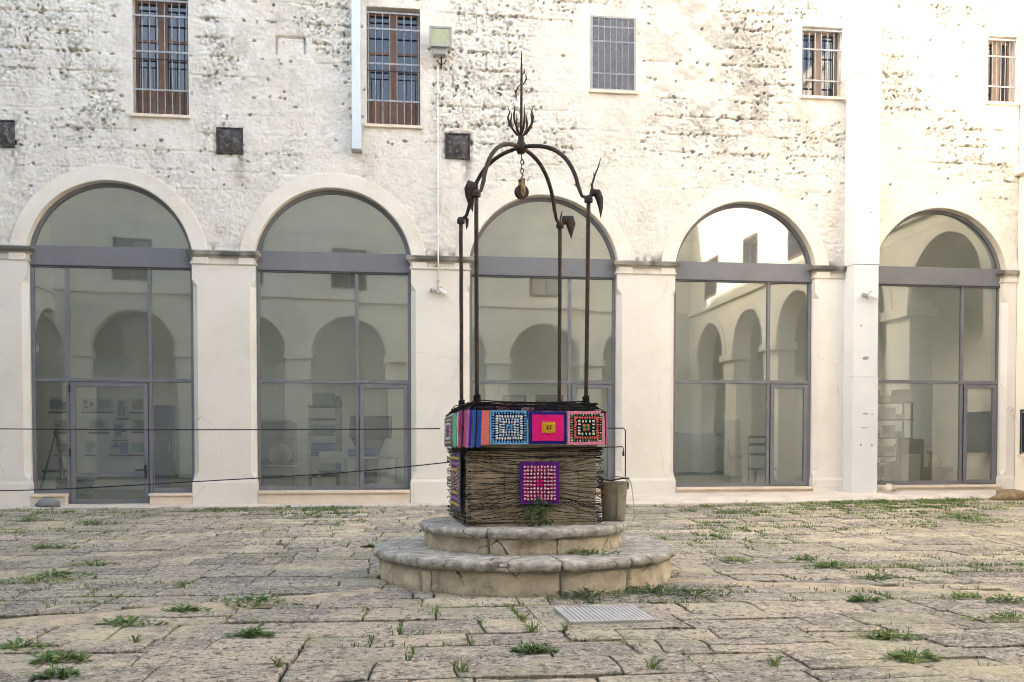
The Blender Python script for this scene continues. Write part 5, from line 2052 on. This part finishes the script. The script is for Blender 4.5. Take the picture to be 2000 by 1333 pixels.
# ------------------------------------------------------------------ bucket, bracket, cords
bk = empty('zinc_bucket', (0.855, 7.74, 0.452))
tag(bk, 'old zinc bucket standing on the upper step beside the well', 'bucket')
MB().lathe([(0, .02), (.088, .02), (.088, .0), (.094, .0), (.098, .03), (.114, .30), (.119, .31), (.119, .322), (.110, .322), (.106, .30), (.088, .035), (0, .03)], 28).build('body', M['bucket'], bk, smooth=False, bevel=.002)
hp = []
for i in range(15):
    a = math.pi * i / 14
    hp.append((.121 * math.cos(a), -.02 - .115 * math.sin(a) * .35, .30 + .07 * math.sin(a)))
MB().tube(hp, .004, 6).build('handle', M['galv'], bk)
for s in (-1, 1):
    MB().box(s * .121 - .005, s * .121 + .005, -.03, .02, .26, .32).build('handle_lug', M['bucket'], bk)
MB().box(.014, .020, -.112, -.098, .03, .30).build('seam', M['bucket'], bk)

br = empty('iron_bracket', (0.70, 7.55, 0.80))
tag(br, 'thin black iron rod bracket reaching from the well rim down to the bucket', 'bracket')
MB().tube([(-.05, -.1, .415), (.10, -.03, .418), (.215, .02, .42), (.232, .03, .40), (.233, .03, .2), (.233, .03, .02)], .005, 8).build('upper_rod', M['iron'], br)
MB().tube([(0.02, -.06, .26), (.12, -.02, .265), (.205, .015, .268), (.215, .02, .25), (.215, .02, .20)], .0045, 8).build('lower_rod', M['iron'], br)
MB().tube([(.02, .05, .0), (.12, .06, -.012), (.22, .07, .008), (.27, .08, .002)], .007, 8).build('cross_rod', M['iron'], br)
MB().lathe([(0, -.02), (.008, -.02), (.010, 0), (.008, .02), (0, .02)], 8, (.215, .02, .21)).build('hook_knob', M['iron'], br)
cd = MB().tube([(.93, 7.68, .80), (.955, 7.64, .815), (.985, 7.63, .77), (1.0, 7.62, .68), (1.005, 7.62, .58), (1.02, 7.62, .50), (1.0, 7.6, .455)], .0035, 6).build('bucket_cord', mat('hemp_cord', (.42, .38, .28), (.30, .27, .2), 40, .9), smooth=True)
tag(cd, 'frayed light cord hanging over the rim of the bucket', 'cord')

# cords strung from the well towards the left of the yard, with their stake
stake = empty('cord_stake', (-5.05, 8.6, float(gz(-5.05, 8.6)) - .01))
tag(stake, 'thin iron stake in the paving holding the cords from the well', 'stake')
MB().tube([(0, 0, -.02), (0, 0, 1.30)], .012, 8).build('rod', M['iron'], stake)
MB().lathe([(0, 0), (.06, 0), (.06, .012), (0, .016)], 14).build('foot', M['iron'], stake)


def cord(a, b, sag, label, n_=24, r_=.0055, wave=0.0):
    a, b = Vector(a), Vector(b)
    pts = []
    for i in range(n_ + 1):
        f = i / n_
        p = a.lerp(b, f)
        p.z -= sag * 4 * f * (1 - f) + wave * math.sin(f * 9)
        pts.append(p)
    o = MB().tube(pts, r_, 6).build('barrier_cord', M['rope'], smooth=True)
    tag(o, label, 'cord')


cord((-.62, 7.93, 1.222), (-5.05, 8.6, 1.235), .010, 'taut dark cord running level from the well rim to the stake')
cord((-.53, 7.95, .935), (-5.05, 8.6, .655), .045, 'slack dark cord sloping down from the well body to the stake', wave=.006)

# ------------------------------------------------------------------ drain grate and cover in the paving
gr = empty('drain_grate', (sum(p[0] for p in GRATE) / 4, sum(p[1] for p in GRATE) / 4, 0.016), R(8.5))
tag(gr, 'square galvanised drain grate set in the paving in front of the well', 'grate')
fm = MB()
h = .265
for (a, b, c_, d_) in ((-h, h, -h, -h + .02), (-h, h, h - .02, h), (-h, -h + .02, -h + .02, h - .02), (h - .02, h, -h + .02, h - .02)):
    fm.box(a, b, c_, d_, -.03, .006)
fm.build('frame', M['grate'], gr)
for i in range(17):
    x_ = -h + .035 + i * (2 * h - .07) / 16
    MB().box(x_ - .0105, x_ + .0105, -h + .021, h - .021, -.025, .004).build('grate_bar', M['grate'], gr)
MB().box(-h + .021, h - .021, -.012, .012, -.03, .0).build('grate_crossbar', M['grate'], gr)
sr = MB()
k_ = .16
for (a, b, c_, d_) in ((-h - k_, h + k_, -h - k_, -h - .002), (-h - k_, h + k_, h + .002, h + k_), (-h - k_, -h - .002, -h - .001, h + .001), (h + .002, h + k_, -h - .001, h + .001)):
    sr.box(a, b, c_, d_, -.05, -.012)
sr.build('cement_collar', M['flag'], gr, rnd=True)
MB().box(-h - .004, h + .004, -h - .004, h + .004, -.05, -.032).build('sump', M['black'], gr)

# ------------------------------------------------------------------ loose stones
def rock(name, p, s, label, col, cat, seed, flat=.6):
    bm = bmesh.new()
    bmesh.ops.create_icosphere(bm, subdivisions=3, radius=1)
    for v_ in bm.verts:
        q = v_.co.copy()
        d = .75 + .5 * n1(q.x * 1.3 + q.z, q.y * 1.3 + seed, .6, seed) + .15 * (n1(q.x * 4, q.y * 4 + q.z * 3, .5, seed + 1) - .5)
        v_.co = Vector((q.x * s[0] * d, q.y * s[1] * d, max(-.35 * s[2], q.z * s[2] * d) + .33 * s[2]))
    me = bpy.data.meshes.new(name)
    bm.to_mesh(me)
    bm.free()
    o = link(name, me, col, None, True)
    o.location = p
    tag(o, label, cat)
    return o


p = W(6.72, .42, .262)
rock('loose_stone', p, (.10, .08, .10), 'small rounded stone lying at the foot of the boxed pilaster', M['stone'], 'stone', 401)
p = W(-7.55, .22, .09)
rock('stone_block', p, (.20, .10, .11), 'grey stone lump lying in front of the entrance arch sill', mat('blue_grey_stone', (.25, .26, .27), (.19, .195, .20), 8, .9, .4, 40), 'stone', 410)
p = W(8.15, 1.72, .165)
rock('mossy_mound', (p.x, p.y, float(gz(p.x, p.y)) + .0), (.30, .16, .14), 'brown mottled flat stone lying in the grass by the last arch', mat('brown_mottled', (.30, .21, .12), (.16, .12, .08), 18, .95, .8, 40), 'stone', 420)

# ------------------------------------------------------------------ plants
def blade(mb, p, a, L, w, bend, rnd):
    d = Vector((math.cos(a), math.sin(a), 0))
    s = Vector((-d.y, d.x, 0)) * w
    q0 = Vector(p)
    q1 = q0 + d * L * bend * .4 + Vector((0, 0, L * .6))
    q2 = q0 + d * L * bend + Vector((0, 0, L * (1 - bend * .35)))
    mb.add([q0 - s, q0 + s, q1 + s * .7, q1 - s * .7, q2], [(0, 1, 2, 3), (3, 2, 4)], rnd)


rgx = random.Random(31)
mb = MB()
for (outl, cc) in joints:
    if strip_dist(*cc) < .25 and rgx.random() < .6:
        continue
    n_ = len(outl)
    far = cc[1] > 11
    for i in range(n_):
        a, b = outl[i], outl[(i + 1) % n_]
        dn = n1(a[0], a[1], 1.1, 501) * .6 + n1(a[0], a[1], .35, 502) * .4
        if cc[1] > 12.2:
            dn += .10
        if cc[1] > 13.3 and cc[0] > 3:
            dn += .22
        if dn < .55:
            continue
        cnt = int((dn - .53) * 46 * (0.8 if far else 1.0))
        for q in range(cnt):
            f = rgx.random()
            x = a[0] + (b[0] - a[0]) * f + rgx.gauss(0, .014)
            y = a[1] + (b[1] - a[1]) * f + rgx.gauss(0, .014)
            if math.hypot(x - WELL[0], y - WELL[1]) < 1.22:
                continue
            L = rgx.uniform(.02, .065) * (1.3 if dn > .75 else 1)
            dry = n1(x, y, .5, 503)
            blade(mb, (x, y, float(gz(x, y)) - .02), rgx.uniform(0, 6.28), L, rgx.uniform(.0025, .006), rgx.uniform(.3, 1.0), min(1, max(0, dry + rgx.uniform(-.3, .3))))
o = mb.build('joint_grass', M['grass'], rnd=True, fix=False)
tag(o, 'short green and dry grass growing in the joints of the paving', kind='stuff')


def weed(name, p, size, label, cat, group, material, kind, seed):
    r_ = random.Random(seed)
    root = empty(name, p)
    tag(root, label, cat, group)
    mb = MB()
    tone = r_.uniform(.2, .85)
    if kind == 'leafy':
        n_ = int((90 + 420 * size) * r_.uniform(.6, 1.1))
        for i in range(n_):
            rad = size * r_.random() ** .75
            an = r_.uniform(0, 6.28)
            rad *= .45 + 1.1 * n1(math.cos(an) * 2 + seed, math.sin(an) * 2, .7, 620)
            x, y = rad * math.cos(an) * 1.6, rad * math.sin(an) * .7
            z = r_.uniform(0.0, .055) * (1 - .6 * rad / size) * (size / .2) ** .5
            a = an + r_.uniform(-1, 1)
            L = r_.uniform(.025, .06)
            w = L * r_.uniform(.20, .34)
            d = Vector((math.cos(a), math.sin(a), r_.uniform(-.2, .5)))
            s = Vector((-d.y, d.x, 0)) * w
            q0 = Vector((x, y, z))
            q1 = q0 + d * L * .5
            q2 = q0 + d * L
            mb.add([q0, q1 - s + Vector((0, 0, .004)), q2, q1 + s + Vector((0, 0, .004))], [(0, 1, 2, 3)], min(1, max(0, r_.gauss(tone, .25))))
        for i in range(int(n_ * .10)):
            rad = size * math.sqrt(r_.random())
            an = r_.uniform(0, 6.28)
            blade(mb, (rad * math.cos(an) * 1.3, rad * math.sin(an) * .7, 0), r_.uniform(0, 6.28), r_.uniform(.04, .10), .003, r_.uniform(.2, .8), r_.uniform(.3, .9))
    else:
        n_ = int(26 + 120 * size)
        for i in range(n_):
            an = r_.uniform(0, 6.28)
            rad = size * .35 * r_.random()
            blade(mb, (rad * math.cos(an), rad * math.sin(an), 0), an + r_.uniform(-.5, .5), r_.uniform(.35, 1.0) * size * .85, .0022, r_.uniform(.15, .9), min(1, max(0, r_.gauss(.6, .25))))
    mb.build('leaves', material, root, rnd=True, fix=False)
    st_ = MB()
    for i in range(5):
        an = r_.uniform(0, 6.28)
        st_.tube([(0, 0, -.01), (size * .2 * math.cos(an), size * .15 * math.sin(an), .03), (size * .5 * math.cos(an), size * .35 * math.sin(an), .05)], .0025, 4)
    st_.build('stem', material, root, rnd=True)
    return root


WEEDS = [  # picture column, row, size, kind
    (65, 1140, .22, 'leafy'), (110, 1128, .20, 'leafy'), (250, 1222, .14, 'leafy'), (360, 1196, .10, 'leafy'), (500, 1180, .22, 'leafy'), (490, 1243, .08, 'leafy'),
    (40, 1268, .11, 'leafy'), (120, 1292, .11, 'leafy'), (115, 1325, .07, 'leafy'), (175, 1105, .16, 'leafy'), (95, 1072, .14, 'leafy'), (180, 1025, .24, 'leafy'), (60, 1018, .2, 'leafy'),
    (430, 1000, .25, 'leafy'), (640, 996, .25, 'leafy'), (1790, 1030, .34, 'leafy'), (1720, 982, .36, 'leafy'), (1800, 982, .34, 'leafy'), (1860, 980, .3, 'leafy'), (1650, 984, .28, 'leafy'),
    (1460, 985, .26, 'leafy'), (1425, 1003, .2, 'leafy'), (1620, 1108, .14, 'leafy'), (1575, 1095, .12, 'leafy'), (1710, 1132, .12, 'leafy'), (1880, 1170, .15, 'leafy'), (1975, 1176, .14, 'leafy'),
    (1740, 1248, .12, 'leafy'), (1960, 1212, .13, 'leafy'), (1690, 1175, .09, 'leafy'), (1430, 1097, .14, 'leafy'), (1930, 1020, .22, 'leafy'), (1880, 1015, .2, 'leafy'),
    (1040, 1235, .16, 'grassy'), (1020, 1215, .12, 'grassy'), (1105, 1235, .10, 'grassy'), (900, 1315, .14, 'grassy'), (1275, 1310, .14, 'grassy'), (1515, 1303, .12, 'grassy'), (1780, 1290, .10, 'leafy'),
    (1040, 1275, .08, 'leafy'), (260, 1258, .09, 'grassy'), (540, 1305, .10, 'grassy'), (720, 1070, .05, 'leafy')]
WEED_LABELS = [
    'broad weed patch at a paving joint far out along the cords, larger of a pair',
    'broad weed patch trailing beside the widest cord-side clump',
    'loose pale weed clump just past the sandy strip',
    'small bright weed sitting on the edge of the sandy strip',
    'long dark weed mat growing along the sandy strip towards the steps',
    'small vivid green weed in the paving past the sandy strip',
    'rounded dark weed at a paving joint, cord side foreground',
    'dense dark weed beside a pale paving stone, cord side foreground',
    'smallest weed of the cord side foreground cluster',
    'medium weed in front of the entrance arch, halfway to the sandy strip',
    'small weed in front of the entrance arch, halfway to the building',
    'wide weed patch on the paving in front of the entrance arch',
    'weed patch in the paving before the pier left of the entrance arch',
    'weed patch at the pavement edge below the pier between the first two arches',
    'weed patch at the pavement edge below the second arch',
    'bright weed clump alone on the paving before the boxed pilaster',
    'tall weed patch at the pavement edge beside the loose stone',
    'dense weed patch at the pavement edge below the last arch',
    'thin weed patch at the pavement edge between the last arch and the mottled stone',
    'weed patch at the pavement edge before the boxed pilaster',
    'weed patch at the pavement edge below the fourth arch',
    'small weed on the paving in front of the fourth arch',
    'weed at a paving joint above the bucket-side sandy strip, nearer the strip',
    'weed at a paving joint above the bucket-side sandy strip, nearer the building',
    'weed touching the far edge of the bucket-side sandy strip',
    'weed clump along the near edge of the bucket-side sandy strip',
    'weed clump at the outer end of the bucket-side sandy strip',
    'bright yellowish weed rosette on the paving past the bucket-side sandy strip',
    'weed clump beside the outer paving past the bucket-side sandy strip',
    'small weed just past the bucket-side sandy strip',
    'dark weed on the paving between the steps and the fourth arch',
    'weed patch next to the brown mottled stone',
    'thin weed patch between the mottled stone and the bright clump',
    'pale grass tuft beside the drain grate',
    'tall thin grass tuft between the steps and the drain grate',
    'short grass tuft touching the corner of the drain grate',
    'yellow grass tuft in the paving in front of the steps, cord side',
    'dark grass tuft in the paving beyond the drain grate',
    'yellow grass tuft in the paving past the drain grate, bucket side',
    'light green weed in the foreground paving, bucket side',
    'tiny weed in the joint beyond the drain grate',
    'small grass tuft between two weeds past the sandy strip',
    'dry grass tuft in the foreground paving, cord side',
    'tiny orange-edged weed at the side of the lower step']
for i, (px, py, s_, kd) in enumerate(WEEDS):
    d_ = 1800 * 1.08 / (py - 870)
    for q in range(4):
        x = (px - 1000) / 1800 * d_
        d_ = 1800 * (1.08 - float(gz(x, d_))) / (py - 870)
    if kd == 'leafy':
        nm, ct, gp = 'leafy_weed', 'weed', 'weeds in the paving joints'
    else:
        nm, ct, gp = 'grass_tuft', 'grass tuft', 'grass tufts in the paving joints'
    weed(nm, (x, d_, float(gz(x, d_)) - .004), s_ * (.8 if py > 1100 else 1.0), WEED_LABELS[i], ct, gp, M['weed'] if kd == 'leafy' else M['grass'], kd, 600 + i)

weed('leafy_weed', (WELL[0] + .47, WELL[1] - 1.27, 0.0), .24, 'dark weed clump at the foot of the lower step', 'weed', 'weeds on the steps', M['darkweed'], 'leafy', 701)
weed('leafy_weed', (WELL[0] + .95, WELL[1] - 1.0, 0.0), .16, 'low dark weed beside the lower step near the drain grate', 'weed', 'weeds on the steps', M['darkweed'], 'leafy', 702)
weed('leafy_weed', (WELL[0] + .52, WELL[1] - .80, .25), .13, 'bright green weed growing on the lower step', 'weed', 'weeds on the steps', M['weed'], 'leafy', 703)
weed('leafy_weed', (1.30, 6.55, 0.0), .22, 'flat dark weed spreading over the paving beside the steps', 'weed', 'weeds on the steps', M['darkweed'], 'leafy', 704)
fx, fy, _ = frame(0, .02, 0, .06, HB)
pl_ = empty('climbing_weed', (fx, fy, .45))
tag(pl_, 'dark leafy plant growing up the front of the well below the pink square', 'plant')
mb = MB()
r_ = random.Random(88)
for i in range(170):
    h_ = r_.random() ** 1.5 * .22
    x, y = r_.gauss(0, .055 * (1 - h_ * 2) + .012), r_.gauss(-.015, .015)
    a = r_.uniform(0, 6.28)
    L = r_.uniform(.02, .04)
    d = Vector((math.cos(a), math.sin(a) * .6 - .3, r_.uniform(-.3, .6)))
    s = Vector((-d.z, 0.2, d.x)).normalized() * L * .35
    q0 = Vector((x, y, h_))
    mb.add([q0, q0 + d * L * .5 - s, q0 + d * L, q0 + d * L * .5 + s], [(0, 1, 2, 3)], r_.random())
mb.build('leaves', M['darkweed'], pl_, rnd=True, fix=False)
MB().tube([(0, 0, -.01), (.006, 0, .08), (-.004, 0, .16), (.0, 0, .24)], .004, 5).build('stem', M['darkweed'], pl_, rnd=True)
